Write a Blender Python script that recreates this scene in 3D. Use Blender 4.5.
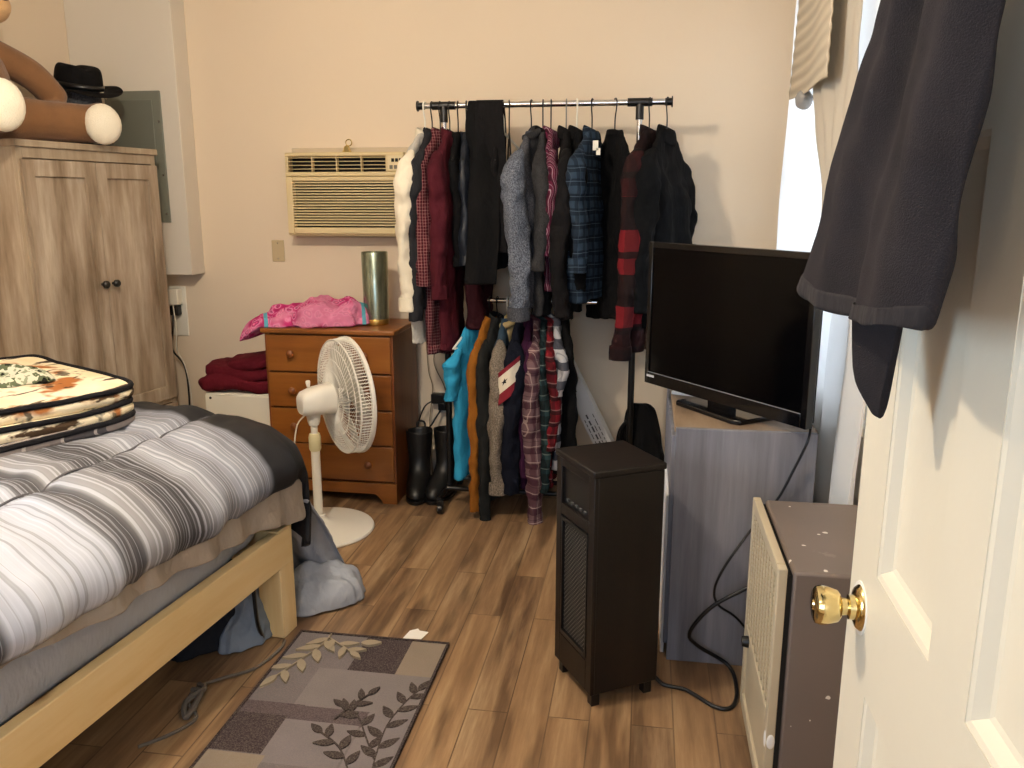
import bpy, math, random
from mathutils import Vector, Matrix, noise
R = math.radians
PI = math.pi
scn = bpy.context.scene
for o in list(bpy.data.objects): bpy.data.objects.remove(o)
COL = scn.collection

# ------------------------------------------------------------------ camera, world, lights, exposure
cam_d = bpy.data.cameras.new('camera'); cam_d.sensor_width = 36.0; cam_d.lens = 828/1024*36
cam_d.clip_start = 0.02
cam = bpy.data.objects.new('camera', cam_d); COL.objects.link(cam)
cam.location = (0, 0, 1.5); cam.rotation_euler = (R(90-12.5), 0, R(9.2))
scn.camera = cam
scn.view_settings.view_transform = 'Standard'; scn.view_settings.look = 'None'
scn.view_settings.gamma = 1; scn.view_settings.use_curve_mapping = False
scn.view_settings.exposure = 0.15
w = bpy.data.worlds.new('World'); scn.world = w; w.use_nodes = True
w.node_tree.nodes['Background'].inputs[0].default_value = (0.62, 0.78, 1.0, 1)
w.node_tree.nodes['Background'].inputs[1].default_value = 1.0

def light(name, kind, loc, energy, color, rot=(0, 0, 0), **kw):
    d = bpy.data.lights.new(name, kind); d.energy = energy; d.color = color
    for k, v in kw.items(): setattr(d, k, v)
    o = bpy.data.objects.new(name, d); COL.objects.link(o); o.location = loc; o.rotation_euler = rot
    return o
# the ceiling lamp's bulb, and the daylight in the windows
light('lamp_light', 'POINT', (-1.15, 1.75, 2.46), 94, (1.0, 0.865, 0.69), shadow_soft_size=0.06)
light('entry_fill_light', 'POINT', (-.45, -.55, 2.44), 9, (1.0, 0.90, 0.76), shadow_soft_size=0.12)  # unseen fill lamp added behind the camera to lift the dark areas
light('daylight_right', 'AREA', (1.15, 3.35, 1.7), 50, (0.78, 0.88, 1.0), (0, R(90), 0), shape='RECTANGLE', size=1.7, size_y=2.0)
light('daylight_left', 'AREA', (-3.3, 0.75, 1.6), 85, (0.52, 0.75, 1.0), (0, R(-90), 0), shape='RECTANGLE', size=1.3, size_y=1.4)
light('daylight_front', 'AREA', (-.2, -1.62, 1.6), 30, (0.56, 0.74, 1.0), (R(90), 0, 0), shape='RECTANGLE', size=1.3, size_y=1.3)

# ------------------------------------------------------------------ helpers
def lin(h):
    h = h.lstrip('#'); c = [int(h[i:i+2], 16)/255 for i in (0, 2, 4)]
    return tuple(x/12.92 if x <= .04045 else ((x+.055)/1.055)**2.4 for x in c) + (1,)

class MB:
    """collects shapes, then links them as ONE mesh object"""
    def __init__(s): s.v = []; s.f = []; s.m = []; s.uv = []; s.mi = 0
    def vert(s, p, uv=(0, 0)): s.v.append(tuple(p)); s.uv.append(uv); return len(s.v)-1
    def face(s, idx): s.f.append(tuple(idx)); s.m.append(s.mi)
    def box(s, x0, x1, y0, y1, z0, z1, M=None):
        P = [(x, y, z) for z in (z0, z1) for y in (y0, y1) for x in (x0, x1)]
        if M is not None: P = [M @ Vector(p) for p in P]
        b = len(s.v)
        for p in P: s.vert(p, (p[0], p[1]))
        for q in ((0, 2, 3, 1), (4, 5, 7, 6), (0, 1, 5, 4), (2, 6, 7, 3), (0, 4, 6, 2), (1, 3, 7, 5)): s.face([b+i for i in q])
        return s
    def loft(s, rings, cap=True, closed=True, cap0=None):
        n = len(rings[0]); b = len(s.v); L = len(rings)
        for j, r in enumerate(rings):
            for i, p in enumerate(r): s.vert(p, (i/n, j/max(1, L-1)))
        for j in range(L-1):
            for i in range(n if closed else n-1):
                k = (i+1) % n
                s.face((b+j*n+i, b+j*n+k, b+(j+1)*n+k, b+(j+1)*n+i))
        if cap if cap0 is None else cap0: s.face([b+i for i in range(n)][::-1])
        if cap: s.face([b+(L-1)*n+i for i in range(n)])
        return s
    def tube(s, pts, r, n=8, cap=True, closed=False):
        pts = [Vector(p) for p in pts]; N = len(pts); rings = []; up = None
        for i, p in enumerate(pts):
            if closed: t = pts[(i+1) % N]-pts[i-1]
            else: t = pts[min(i+1, N-1)]-pts[max(i-1, 0)]
            if t.length < 1e-9: t = Vector((0, 0, 1))
            t.normalize()
            if up is None:
                up = Vector((0, 0, 1)) if abs(t.z) < .9 else Vector((1, 0, 0))
            up = (up - t*up.dot(t)); up.normalize(); sd = t.cross(up)
            rr = r[i] if isinstance(r, (list, tuple)) else r
            rings.append([p+(up*math.cos(2*PI*k/n)+sd*math.sin(2*PI*k/n))*rr for k in range(n)])
        if closed: rings.append(rings[0]); cap = False
        return s.loft(rings, cap)
    def cyl(s, p0, p1, r0, r1=None, n=20): return s.tube([p0, p1], [r0, r0 if r1 is None else r1], n)
    def lathe(s, prof, c=(0, 0, 0), n=32, M=None, cap=True):
        c = Vector(c); rings = []
        for r, z in prof:
            ring = []
            for k in range(n):
                p = Vector((r*math.cos(2*PI*k/n), r*math.sin(2*PI*k/n), z))
                if M is not None: p = M @ p
                ring.append(c+p)
            rings.append(ring)
        return s.loft(rings, cap)
    def grid(s, fn, nu, nv, uv=None):
        b = len(s.v)
        for j in range(nv+1):
            for i in range(nu+1):
                u, v = i/nu, j/nv
                s.vert(fn(u, v), uv(u, v) if uv else (u, v))
        for j in range(nv):
            for i in range(nu):
                a = b+j*(nu+1)+i; s.face((a, a+1, a+nu+2, a+nu+1))
        return s
    def ell(s, c, r, M=None, n=20, m=12, fn=None, e=1.0):
        c = Vector(c); rings = []
        for j in range(m+1):
            th = -PI/2 + PI*j/m; th = max(-PI/2+.02, min(PI/2-.02, th)); ring = []
            for k in range(n):
                ph = 2*PI*k/n
                sg = lambda q: math.copysign(abs(q)**e, q)
                p = Vector((r[0]*sg(math.cos(th))*sg(math.cos(ph)), r[1]*sg(math.cos(th))*sg(math.sin(ph)), r[2]*sg(math.sin(th))))
                if fn: p = fn(p)
                if M is not None: p = M @ p
                ring.append(c+p)
            rings.append(ring)
        return s.loft(rings, True)
    def poly(s, pts, z0, z1):
        b = len(s.v); n = len(pts)
        a = sum(pts[i][0]*pts[(i+1) % n][1]-pts[(i+1) % n][0]*pts[i][1] for i in range(n))
        if a < 0: pts = pts[::-1]
        for z in (z0, z1):
            for p in pts: s.vert((p[0], p[1], z))
        s.face([b+i for i in range(n)][::-1]); s.face([b+n+i for i in range(n)])
        for i in range(n):
            k = (i+1) % n; s.face((b+i, b+k, b+n+k, b+n+i))
        return s
    def xf(s, M, start=0):
        for i in range(start, len(s.v)): s.v[i] = tuple(M @ Vector(s.v[i]))
        return s

def obj(name, mb, mat, parent=None, smooth=True, bevel=0, seg=2, sub=0, solid=0, remesh=0, angle=40, disp=None):
    me = bpy.data.meshes.new(name); me.from_pydata(mb.v, [], mb.f); me.update()
    mats = mat if isinstance(mat, (list, tuple)) else [mat]
    for m in mats: me.materials.append(m)
    uvl = me.uv_layers.new(name='UVMap')
    for p in me.polygons:
        p.material_index = mb.m[p.index]
        p.use_smooth = smooth
        for li in p.loop_indices: uvl.data[li].uv = mb.uv[me.loops[li].vertex_index]
    o = bpy.data.objects.new(name, me); COL.objects.link(o)
    if parent: o.parent = parent
    if remesh:
        m = o.modifiers.new('r', 'REMESH'); m.mode = 'VOXEL'; m.voxel_size = remesh; m.use_smooth_shade = True
        m = o.modifiers.new('s', 'SMOOTH'); m.iterations = 6; m.factor = .5
    if solid:
        m = o.modifiers.new('t', 'SOLIDIFY'); m.thickness = solid; m.offset = 0
    if bevel:
        m = o.modifiers.new('b', 'BEVEL'); m.width = bevel; m.segments = seg; m.limit_method = 'ANGLE'; m.angle_limit = R(40)
        m.harden_normals = False
    if sub:
        m = o.modifiers.new('u', 'SUBSURF'); m.levels = sub; m.render_levels = sub
    if disp:
        key = 'clouds_%g' % disp[0]
        tx = bpy.data.textures.get(key) or bpy.data.textures.new(key, 'CLOUDS'); tx.noise_scale = disp[0]; tx.noise_depth = 1
        m = o.modifiers.new('d', 'DISPLACE'); m.texture = tx; m.strength = disp[1]; m.mid_level = .5; m.texture_coords = 'LOCAL'
    if smooth and not sub and not remesh:
        sm = me.attributes.get('sharp_edge')
        try: me.set_sharp_from_angle(angle=R(angle))
        except Exception: pass
    return o

def tag(o, label, cat, group=None, kind=None):
    if label: o['label'] = label
    if cat: o['category'] = cat
    if group: o['group'] = group
    if kind: o['kind'] = kind
    return o
def thing(name, label, cat, loc=(0, 0, 0), rz=0, group=None):
    o = bpy.data.objects.new(name, None); COL.objects.link(o); o.empty_display_size = .05
    o.location = loc; o.rotation_euler = (0, 0, rz)
    return tag(o, label, cat, group)
def world_child(name, mb, mat, parent, **kw):
    mb.xf((T(*parent.location) @ Matrix.Rotation(parent.rotation_euler.z, 4, 'Z')).inverted()); return obj(name, mb, mat, parent, **kw)
def struct(name, mb, mat, parent=None, **kw):
    o = obj(name, mb, mat, parent, **kw)
    if not parent: o['kind'] = 'structure'
    return o
def rotm(ax, deg): return Matrix.Rotation(R(deg), 4, ax)
def T(x, y, z): return Matrix.Translation((x, y, z))
def nz(x, y=0, z=0): return noise.noise(Vector((x, y, z)))
def cr(pts, n=8):
    """smooth curve through the points"""
    P = [Vector(p) for p in pts]; P = [P[0]*2-P[1]]+P+[P[-1]*2-P[-2]]; out = []
    for i in range(1, len(P)-2):
        for k in range(n):
            t = k/n; a, b, c, d = P[i-1:i+3]
            out.append(.5*((2*b)+(c-a)*t+(2*a-5*b+4*c-d)*t*t+(3*b-a-3*c+d)*t**3))
    out.append(P[-2]); return out
def ip(pts, x):
    """piecewise smoothstep-free linear interpolation of (x, y) pairs"""
    if x <= pts[0][0]: return pts[0][1]
    for (a, b), (c, d) in zip(pts, pts[1:]):
        if x <= c: return b+(d-b)*(x-a)/(c-a)
    return pts[-1][1]

# ------------------------------------------------------------------ materials
class N:
    def __init__(s, name):
        s.m = bpy.data.materials.new(name); s.m.use_nodes = True; s.t = s.m.node_tree
        s.b = s.t.nodes['Principled BSDF']; s.cache = {}
    def n(s, kind, **kw):
        x = s.t.nodes.new(kind)
        for k, v in kw.items(): setattr(x, k, v)
        return x
    def put(s, sock, v):
        if hasattr(v, 'is_output') or isinstance(v, bpy.types.NodeSocket): s.t.links.new(v, sock)
        else: sock.default_value = v
    def co(s, which='Object'):
        if which not in s.cache: s.cache[which] = s.n('ShaderNodeTexCoord').outputs[which]
        return s.cache[which]
    def xyz(s, which='Object'):
        k = which+'xyz'
        if k not in s.cache:
            x = s.n('ShaderNodeSeparateXYZ'); s.put(x.inputs[0], s.co(which)); s.cache[k] = x.outputs
        return s.cache[k]
    def math(s, op, a, b=0.0, c=None):
        x = s.n('ShaderNodeMath', operation=op); s.put(x.inputs[0], a); s.put(x.inputs[1], b)
        if c is not None: s.put(x.inputs[2], c)
        return x.outputs[0]
    def mix(s, f, a, b, mode='MIX'):
        x = s.n('ShaderNodeMix', data_type='RGBA', blend_type=mode); s.put(x.inputs[0], f); s.put(x.inputs[6], a); s.put(x.inputs[7], b)
        return x.outputs[2]
    def map(s, scale=(1, 1, 1), which='Object', loc=(0, 0, 0), rot=(0, 0, 0)):
        x = s.n('ShaderNodeMapping'); s.put(x.inputs['Vector'], s.co(which))
        x.inputs['Scale'].default_value = scale; x.inputs['Location'].default_value = loc; x.inputs['Rotation'].default_value = rot
        return x.outputs[0]
    def noise(s, vec, scale=5, detail=3, rough=.5, out='Fac'):
        x = s.n('ShaderNodeTexNoise'); s.put(x.inputs['Vector'], vec); x.inputs['Scale'].default_value = scale
        x.inputs['Detail'].default_value = detail; x.inputs['Roughness'].default_value = rough
        return x.outputs[out]
    def ramp(s, f, stops, interp='LINEAR'):
        x = s.n('ShaderNodeValToRGB'); s.put(x.inputs[0], f); e = x.color_ramp.elements; x.color_ramp.interpolation = interp
        while len(e) < len(stops): e.new(.5)
        for el, (p, c) in zip(e, stops): el.position = p; el.color = lin(c) if isinstance(c, str) else c
        return x.outputs[0]
    def mask(s, v, lo, hi):
        a = s.math('GREATER_THAN', v, lo); b = s.math('LESS_THAN', v, hi); return s.math('MULTIPLY', a, b)
    def bump(s, h, strength=.3, dist=.01):
        x = s.n('ShaderNodeBump'); s.put(x.inputs['Height'], h); x.inputs['Strength'].default_value = strength
        x.inputs['Distance'].default_value = dist; s.t.links.new(x.outputs[0], s.b.inputs['Normal'])
    def done(s, col=None, rough=.6, metal=0, spec=None, **kw):
        if col is not None: s.put(s.b.inputs['Base Color'], col)
        s.put(s.b.inputs['Roughness'], rough); s.put(s.b.inputs['Metallic'], metal)
        if spec is not None: s.b.inputs['Specular IOR Level'].default_value = spec
        for k, v in kw.items(): s.put(s.b.inputs[k.replace('_', ' ')], v)
        return s.m
_mc = {}
def plain(name, c, rough=.5, metal=0, var=.12, scale=6, bump=0, bscale=60, spec=None, **kw):
    if name in _mc: return _mc[name]
    g = N(name); c = lin(c)
    nn = g.noise(g.co(), scale, 4)
    d = tuple(x*(1-var) for x in c[:3])+(1,); l = tuple(min(1, x*(1+var)) for x in c[:3])+(1,)
    col = g.mix(nn, d, l)
    if bump: g.bump(g.noise(g.co(), bscale, 3), bump, .004)
    _mc[name] = g.done(col, rough, metal, spec, **kw); return _mc[name]
def cloth(name, c, var=.18, rough=.9, weave=260, bump=.25, heather=0, heather_c='#888888', spec=.15, wrinkle=1.0):
    if name in _mc: return _mc[name]
    g = N(name); c = lin(c)
    nn = g.noise(g.co(), 9, 4)
    col = g.mix(nn, tuple(x*(1-var) for x in c[:3])+(1,), tuple(min(1, x*(1+var)) for x in c[:3])+(1,))
    wv = g.noise(g.map((1, 1, .35)), weave, 2)
    if heather:
        f = g.ramp(g.noise(g.map((1, 1, .6)), 230, 3, .7), [(.42, '#000000'), (.62, '#ffffff')])
        col = g.mix(g.math('MULTIPLY', f, heather), col, lin(heather_c))
    if wrinkle:
        wk = g.noise(g.map((1, 1, .38)), 15, 3, .55); fo = g.noise(g.map((1, 1, .6), rot=(.4, .3, 0)), 34, 2, .5)
        h = g.math('ADD', g.math('MULTIPLY', wk, 4.0*wrinkle), g.math('ADD', g.math('MULTIPLY', fo, 1.0*wrinkle), g.math('MULTIPLY', wv, bump)))
        g.bump(h, .55, .006)
    else: g.bump(wv, bump, .003)
    _mc[name] = g.done(col, rough, 0, spec); return _mc[name]
def plaid(name, base, stripes, rough=.9, ku=(1, 1)):
    """stripes: (axis 'u'|'v', period m, offset, width fraction, colour, strength)"""
    if name in _mc: return _mc[name]
    g = N(name); x = g.xyz(); col = lin(base)
    u = g.math('ADD', g.math('MULTIPLY', x[0], ku[0]), g.math('MULTIPLY', x[1], ku[1])); v = x[2]
    wob = g.math('MULTIPLY', g.noise(g.co(), 7, 2), .02)
    u = g.math('ADD', u, wob); v = g.math('ADD', v, wob)
    for ax, per, off, wd, c, st in stripes:
        t = g.math('FRACT', g.math('MULTIPLY_ADD', u if ax == 'u' else v, 1/per, off+50.0))
        m = g.math('MULTIPLY', g.math('LESS_THAN', t, wd), st)
        col = g.mix(m, col, lin(c))
    g.bump(g.math('ADD', g.math('MULTIPLY', g.noise(g.map((1, 1, .38)), 15, 3, .55), 4.0), g.math('MULTIPLY', g.noise(g.co(), 240, 2), .3)), .55, .006)
    _mc[name] = g.done(col, rough, 0, .15); return _mc[name]
def wood(name, a, b, c, grain=(14, 14, 1.2), rough=.5, knots=0, spec=.4, knotc='#3a1c0a', seed=0, contrast=(.3, .7)):
    if name in _mc: return _mc[name]
    g = N(name)
    vec = g.map(grain, loc=(seed, seed*.7, seed*.3))
    f1 = g.noise(vec, 1.0, 6, .62); f2 = g.noise(vec, 6.0, 4, .7)
    col = g.ramp(f1, [(contrast[0], a), (.5, b), (contrast[1], c)])
    col = g.mix(g.math('MULTIPLY', f2, .35), col, lin(a))
    if knots:
        v = g.n('ShaderNodeTexVoronoi'); g.put(v.inputs['Vector'], g.map((1, 1, 1) if grain[0] == grain[2] else tuple(1 if q > 5 else .55 for q in grain))); v.inputs['Scale'].default_value = knots
        k = g.ramp(v.outputs['Distance'], [(.05, '#ffffff'), (.14, '#000000')])
        gate = g.math('GREATER_THAN', g.math('FRACT', g.math('MULTIPLY', v.outputs['Color'], 3.7)), .5)
        col = g.mix(g.math('MULTIPLY', g.math('MULTIPLY', k, .85), gate), col, lin(knotc))
    g.bump(f2, .08, .003)
    _mc[name] = g.done(col, rough, 0, spec); return _mc[name]

def m_floor():
    g = N('floor_planks'); x = g.xyz()
    b = g.n('ShaderNodeTexBrick'); b.offset = .37; b.offset_frequency = 2; b.squash = 1
    mp = g.n('ShaderNodeMapping'); g.put(mp.inputs[0], g.co()); mp.inputs['Rotation'].default_value = (0, 0, R(90))
    g.put(b.inputs['Vector'], mp.outputs[0])
    b.inputs['Color1'].default_value = (0, 0, 0, 1); b.inputs['Color2'].default_value = (1, 1, 1, 1); b.inputs['Mortar'].default_value = (.5, .5, .5, 1)
    b.inputs['Scale'].default_value = 1; b.inputs['Mortar Size'].default_value = .0022; b.inputs['Mortar Smooth'].default_value = .1
    b.inputs['Brick Width'].default_value = .92; b.inputs['Row Height'].default_value = .122
    tone = b.outputs['Color']
    add = g.n('ShaderNodeVectorMath', operation='ADD'); mul = g.n('ShaderNodeVectorMath', operation='MULTIPLY')
    g.put(mul.inputs[0], tone); mul.inputs[1].default_value = (3.1, 17.0, 0)
    g.put(add.inputs[0], g.map((26, 2.0, 1))); g.put(add.inputs[1], mul.outputs[0])
    f1 = g.noise(add.outputs[0], .55, 7, .62); f2 = g.noise(add.outputs[0], 3.2, 4, .7)
    col = g.ramp(f1, [(.28, '#3a291d'), (.40, '#6b523d'), (.52, '#917557'), (.68, '#b59b78')])
    col = g.mix(g.math('MULTIPLY', f2, .45), col, lin('#543a28'))
    col = g.mix(g.math('MULTIPLY', tone, .30), col, lin('#b28c62'))
    mp2 = g.noise(g.map((9, 1.1, 1), loc=(4, 2, 0)), 1.3, 3)
    col = g.mix(g.math('MULTIPLY', g.ramp(mp2, [(.53, '#000000'), (.64, '#ffffff')]), .62), col, lin('#463020'))
    col = g.mix(g.math('MULTIPLY', b.outputs['Fac'], .5), col, lin('#3a2618'))
    g.bump(g.math('ADD', g.math('MULTIPLY', b.outputs['Fac'], -1.5), f2), .12, .003)
    return g.done(col, g.math('MULTIPLY_ADD', f2, .2, .34), 0, .42)
M_FLOOR = m_floor()
M_WALL = plain('wall_paint', '#e5d3ba', .75, var=.03, scale=2, bump=.12, bscale=45)
M_TRIM = plain('trim_paint', '#ece5d8', .5, var=.03, scale=3, bump=.06, bscale=30)
M_CEIL = plain('ceiling_paint', '#efe8dc', .85, var=.02)
M_DOOR = plain('door_paint', '#ddd2bb', .42, var=.04, scale=4, bump=.12, bscale=38, spec=.45)
M_BLACKP = plain('black_plastic', '#0c0c0d', .35, var=.1)
M_WHITEP = plain('white_plastic', '#ece7d8', .4, var=.04)
M_BRASS = plain('brass', '#e2cd92', .13, 1, var=.05)
M_CHROME = plain('chrome', '#d8d8d8', .16, 1, var=.03)
M_BLACKM = plain('black_metal', '#0d0c0c', .4, var=.1)
M_CREAMAC = plain('cream_plastic', '#d9c496', .45, var=.05)
M_DARK = plain('dark_recess', '#0e0c0a', .8)
M_WARD = wood('washed_oak', '#78654f', '#aa9883', '#cdbfab', (9, 9, 1.25), .6, spec=.3, contrast=(.34, .66))
M_WARDS = wood('washed_oak_trim', '#85745f', '#a99780', '#c0b098', (16, 16, 1.1), .6, spec=.3, seed=3.3, contrast=(.25, .75))
M_PINE = wood('orange_pine', '#6a3812', '#8c541f', '#a1672c', (1.2, 9, 12), .38, knots=7, spec=.5, contrast=(.25, .8))
M_PINEV = wood('orange_pine_side', '#5c2c0f', '#7c441a', '#8f5524', (9, 9, 1.1), .4, knots=6, spec=.5, seed=2.1)
M_RAW = wood('raw_pine', '#d9b274', '#e8cb95', '#f1dbb0', (12, 1.0, 9), .55, knots=4.5, spec=.3, knotc='#8a5522', contrast=(.2, .8))
M_RAWV = wood('raw_pine_post', '#d9b274', '#e8cb95', '#f1dbb0', (12, 12, 1.2), .55, knots=4, spec=.3, knotc='#8a5522', seed=1.7, contrast=(.2, .8))
M_GREYW = wood('grey_oak', '#5d5c62', '#7a7a82', '#93939b', (13, 13, .8), .55, spec=.35, seed=5)
M_TVTOP = wood('tan_oak_top', '#6f5d4a', '#8a7560', '#9d8a74', (10, 2, 10), .55, spec=.35, seed=6)
M_ESPR = wood('espresso_wood', '#0e0a09', '#140e0b', '#1d1511', (14, 14, 1.2), .45, spec=.35, seed=8)
M_WALLM = M_WALL

# ------------------------------------------------------------------ the room
YB, XR, XL, YF, ZC = 4.3, 0.70, -3.02, -1.3, 2.72
struct('floor', MB().box(XL-.1, XR+.1, YF-.1, YB+.1, -.06, 0), M_FLOOR, smooth=False)
struct('ceiling', MB().box(XL-.1, XR+.1, YF-.1, YB+.1, ZC, ZC+.06), M_CEIL, smooth=False)
struct('wall_back', MB().box(XL-.1, XR+.1, YB, YB+.1, 0, ZC), M_WALL, smooth=False)
WY0, WY1, WZ0, WZ1 = 2.64, 4.12, .82, 2.42      # right window opening
wr = MB().box(XR, XR+.12, YF, WY0, 0, ZC).box(XR, XR+.12, WY1, YB, 0, ZC).box(XR, XR+.12, WY0, WY1, 0, WZ0).box(XR, XR+.12, WY0, WY1, WZ1, ZC)
struct('wall_right', wr, M_WALL, smooth=False)
LY0, LY1, LZ0, LZ1 = .15, 1.35, .95, 2.15        # left window opening
wl = MB().box(XL-.12, XL, YF, LY0, 0, ZC).box(XL-.12, XL, LY1, YB, 0, ZC).box(XL-.12, XL, LY0, LY1, 0, LZ0).box(XL-.12, XL, LY0, LY1, LZ1, ZC)
struct('wall_left', wl, M_WALL, smooth=False)
FX0, FX1, FZ0, FZ1 = -.8, .4, .98, 2.2          # window behind the camera
struct('wall_front', MB().box(XL, FX0, YF-.12, YF, 0, ZC).box(FX1, XR, YF-.12, YF, 0, ZC).box(FX0, FX1, YF-.12, YF, 0, FZ0).box(FX0, FX1, YF-.12, YF, FZ1, ZC), M_WALL, smooth=False)
struct('trim_2', MB().box(.35, .43, .33, .41, 0, ZC), M_TRIM, smooth=False)
# boxed-in chase in the far left corner
struct('trim_1', MB().box(XL, -2.425, 4.165, YB, 1.105, ZC), plain('chase_paint', '#dcd3c4', .7, var=.03, scale=2), bevel=.004)
struct('baseboard_back', MB().box(XL, XR, YB-.014, YB, 0, .085), M_TRIM, bevel=.004)
struct('baseboard_left', MB().box(XL, XL+.014, YF, YB-.014, 0, .085), M_TRIM, bevel=.004)
struct('baseboard_right', MB().box(XR-.014, XR, YF, YB-.014, 0, .085), M_TRIM, bevel=.004)
def glass():
    g = N('window_glass'); t = g.n('ShaderNodeBsdfTransparent'); gl = g.n('ShaderNodeBsdfGlossy'); gl.inputs['Roughness'].default_value = .02
    mx = g.n('ShaderNodeMixShader'); fr = g.n('ShaderNodeFresnel'); fr.inputs[0].default_value = 1.45
    g.t.links.new(fr.outputs[0], mx.inputs[0]); g.t.links.new(t.outputs[0], mx.inputs[1]); g.t.links.new(gl.outputs[0], mx.inputs[2])
    g.t.links.new(mx.outputs[0], g.t.nodes['Material Output'].inputs['Surface']); return g.m
M_GLASS = glass()
def window(n, xa, xb, y0, y1, z0, z1, xin, sgn):
    f = .05
    fr = MB().box(xa, xb, y0, y0+f, z0, z1).box(xa, xb, y1-f, y1, z0, z1).box(xa, xb, y0+f, y1-f, z0, z0+f).box(xa, xb, y0+f, y1-f, z1-f, z1)
    zm = (z0+z1)/2; fr.box(xa, xb, y0+f, y1-f, zm-.02, zm+.02)
    o = struct('window_%d' % n, fr, M_TRIM, bevel=.004)
    xm = (xa+xb)/2
    obj('pane', MB().box(xm-.003, xm+.003, y0+f, y1-f, z0+f, zm-.02), M_GLASS, o, smooth=False)
    obj('pane', MB().box(xm-.003, xm+.003, y0+f, y1-f, zm+.02, z1-f), M_GLASS, o, smooth=False)
    obj('window_sill', MB().box(min(xin, xin+sgn*.035), max(xin, xin+sgn*.035), y0-.06, y1+.06, z0-.03, z0), M_TRIM, o, bevel=.005)
    cs = MB()
    a, b = min(xin, xin+sgn*.015), max(xin, xin+sgn*.015)
    cs.box(a, b, y0-.07, y0, z0, z1+.07).box(a, b, y1, y1+.07, z0, z1+.07).box(a, b, y0, y1, z1, z1+.07)
    obj('window_casing', cs, M_TRIM, o, bevel=.004)
window(1, XR+.03, XR+.09, WY0, WY1, WZ0, WZ1, XR, -1)
window(2, XL-.09, XL-.03, LY0, LY1, LZ0, LZ1, XL, 1)

fr = MB().box(FX0, FX0+.05, YF-.09, YF-.03, FZ0, FZ1).box(FX1-.05, FX1, YF-.09, YF-.03, FZ0, FZ1).box(FX0+.05, FX1-.05, YF-.09, YF-.03, FZ0, FZ0+.05).box(FX0+.05, FX1-.05, YF-.09, YF-.03, FZ1-.05, FZ1)
w3 = struct('window_3', fr, M_TRIM, bevel=.004)
obj('pane', MB().box(FX0+.05, FX1-.05, YF-.063, YF-.057, FZ0+.05, FZ1-.05), M_GLASS, w3, smooth=False)

# ceiling lamp (just above the frame) that lights the room
def emit(name, c, s):
    g = N(name); g.b.inputs['Emission Color'].default_value = lin(c); g.b.inputs['Emission Strength'].default_value = s
    return g.done(lin(c), .4)
def ceiling_lamp(label, x, y):
    cl = thing('ceiling_lamp', label, 'lamp', (x, y, ZC))
    obj('canopy', MB().lathe([(.0, 0), (.09, 0), (.09, -.03), (.03, -.045), (.02, -.12), (0.0, -.12)], n=32), M_WHITEP, cl)
    obj('bulb', MB().ell((0, 0, -.155), (.032, .032, .04)), _mc.setdefault('bulb', None) or _mc.__setitem__('bulb', emit('lamp_bulb', '#ffe0b0', 6)) or _mc['bulb'], cl)
ceiling_lamp('round white ceiling lamp above the middle of the room', -1.15, 1.75)
ceiling_lamp('round white ceiling lamp near the open door', -.45, -.55)  # added fixture that goes with the fill light behind the camera

# ------------------------------------------------------------------ door (opened against the right wall), knob, towel
DX, DE, DHG = 0.31, 1.185, 0.415        # face x, leading edge y, hinge y
door = MB()
zt = 2.03; st = .115
ys = [(DHG+st, .752), (.858, DE-st-.005)]      # panel columns
zs = [(.235, .845), (1.02, 1.565), (1.68, zt-.12)]
x0, x1 = DX, DX+.036
door.box(x0, x1, DHG, ys[0][0], .012, zt).box(x0, x1, ys[0][1], ys[1][0], .012, zt).box(x0, x1, ys[1][1], DE, .012, zt)
zz = [.012]+[q for p in zs for q in p]+[zt]
for (ya, yb) in ys:
    for k in range(0, len(zz), 2): door.box(x0, x1, ya, yb, zz[k], zz[k+1])
o_door = struct('door_1', door, M_DOOR, smooth=False)
for (ya, yb) in ys:
    for (za, zb) in zs:
        p = MB()
        # sloped moulding down to the recessed field, then a raised centre
        def ringy(i, x): return [(x, ya+i, za+i), (x, yb-i, za+i), (x, yb-i, zb-i), (x, ya+i, zb-i)]
        p.loft([ringy(0, x0+.001), ringy(.006, x0+.003), ringy(.016, x0+.014), ringy(.022, x0+.016), ringy(.05, x0+.016)], cap=True, cap0=False)
        p.box(x1-.012, x1-.008, ya, yb, za, zb)
        obj('panel', p, M_DOOR, o_door, smooth=False)
MX = Matrix.Rotation(R(-90), 4, 'Y')     # +z -> -x
kn = obj('door_knob', MB().lathe([(0, .064), (.006, .0645), (.008, .0625), (.021, .0625), (.0255, .060), (.0275, .054), (.0265, .045), (.0225, .031), (.018, .0275), (.0125, .0255), (.0115, .017), (.017, .016), (.0175, .008), (.012, .006), (.012, 0)], (DX, 1.125, .945), 40, MX, cap=False), M_BRASS, o_door)
obj('rosette', MB().lathe([(0, .008), (.02, .0085), (.028, .006), (.032, .0015), (.0325, 0)], (DX, 1.125, .945), 40, MX, cap=False), M_BRASS, kn)
obj('paint_ring', MB().lathe([(.032, .001), (.037, .0012), (.0375, 0)], (DX, 1.125, .945), 40, MX, cap=False), M_TRIM, kn)
hk = MB().tube(cr([(DX-.004, .76, 1.99), (DX-.004, .76, 1.93), (DX-.03, .76, 1.905), (DX-.055, .76, 1.915), (DX-.06, .76, 1.95)]), .006, 8)
hk.box(DX-.006, DX-.001, .735, .785, 1.90, zt+.002).box(DX-.006, DX+.04, .735, .785, zt+.001, zt+.005)
hook = obj('door_hook', hk, M_CHROME); tag(hook, 'metal over-door hook that holds up the dark towel', 'hook')

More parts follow.
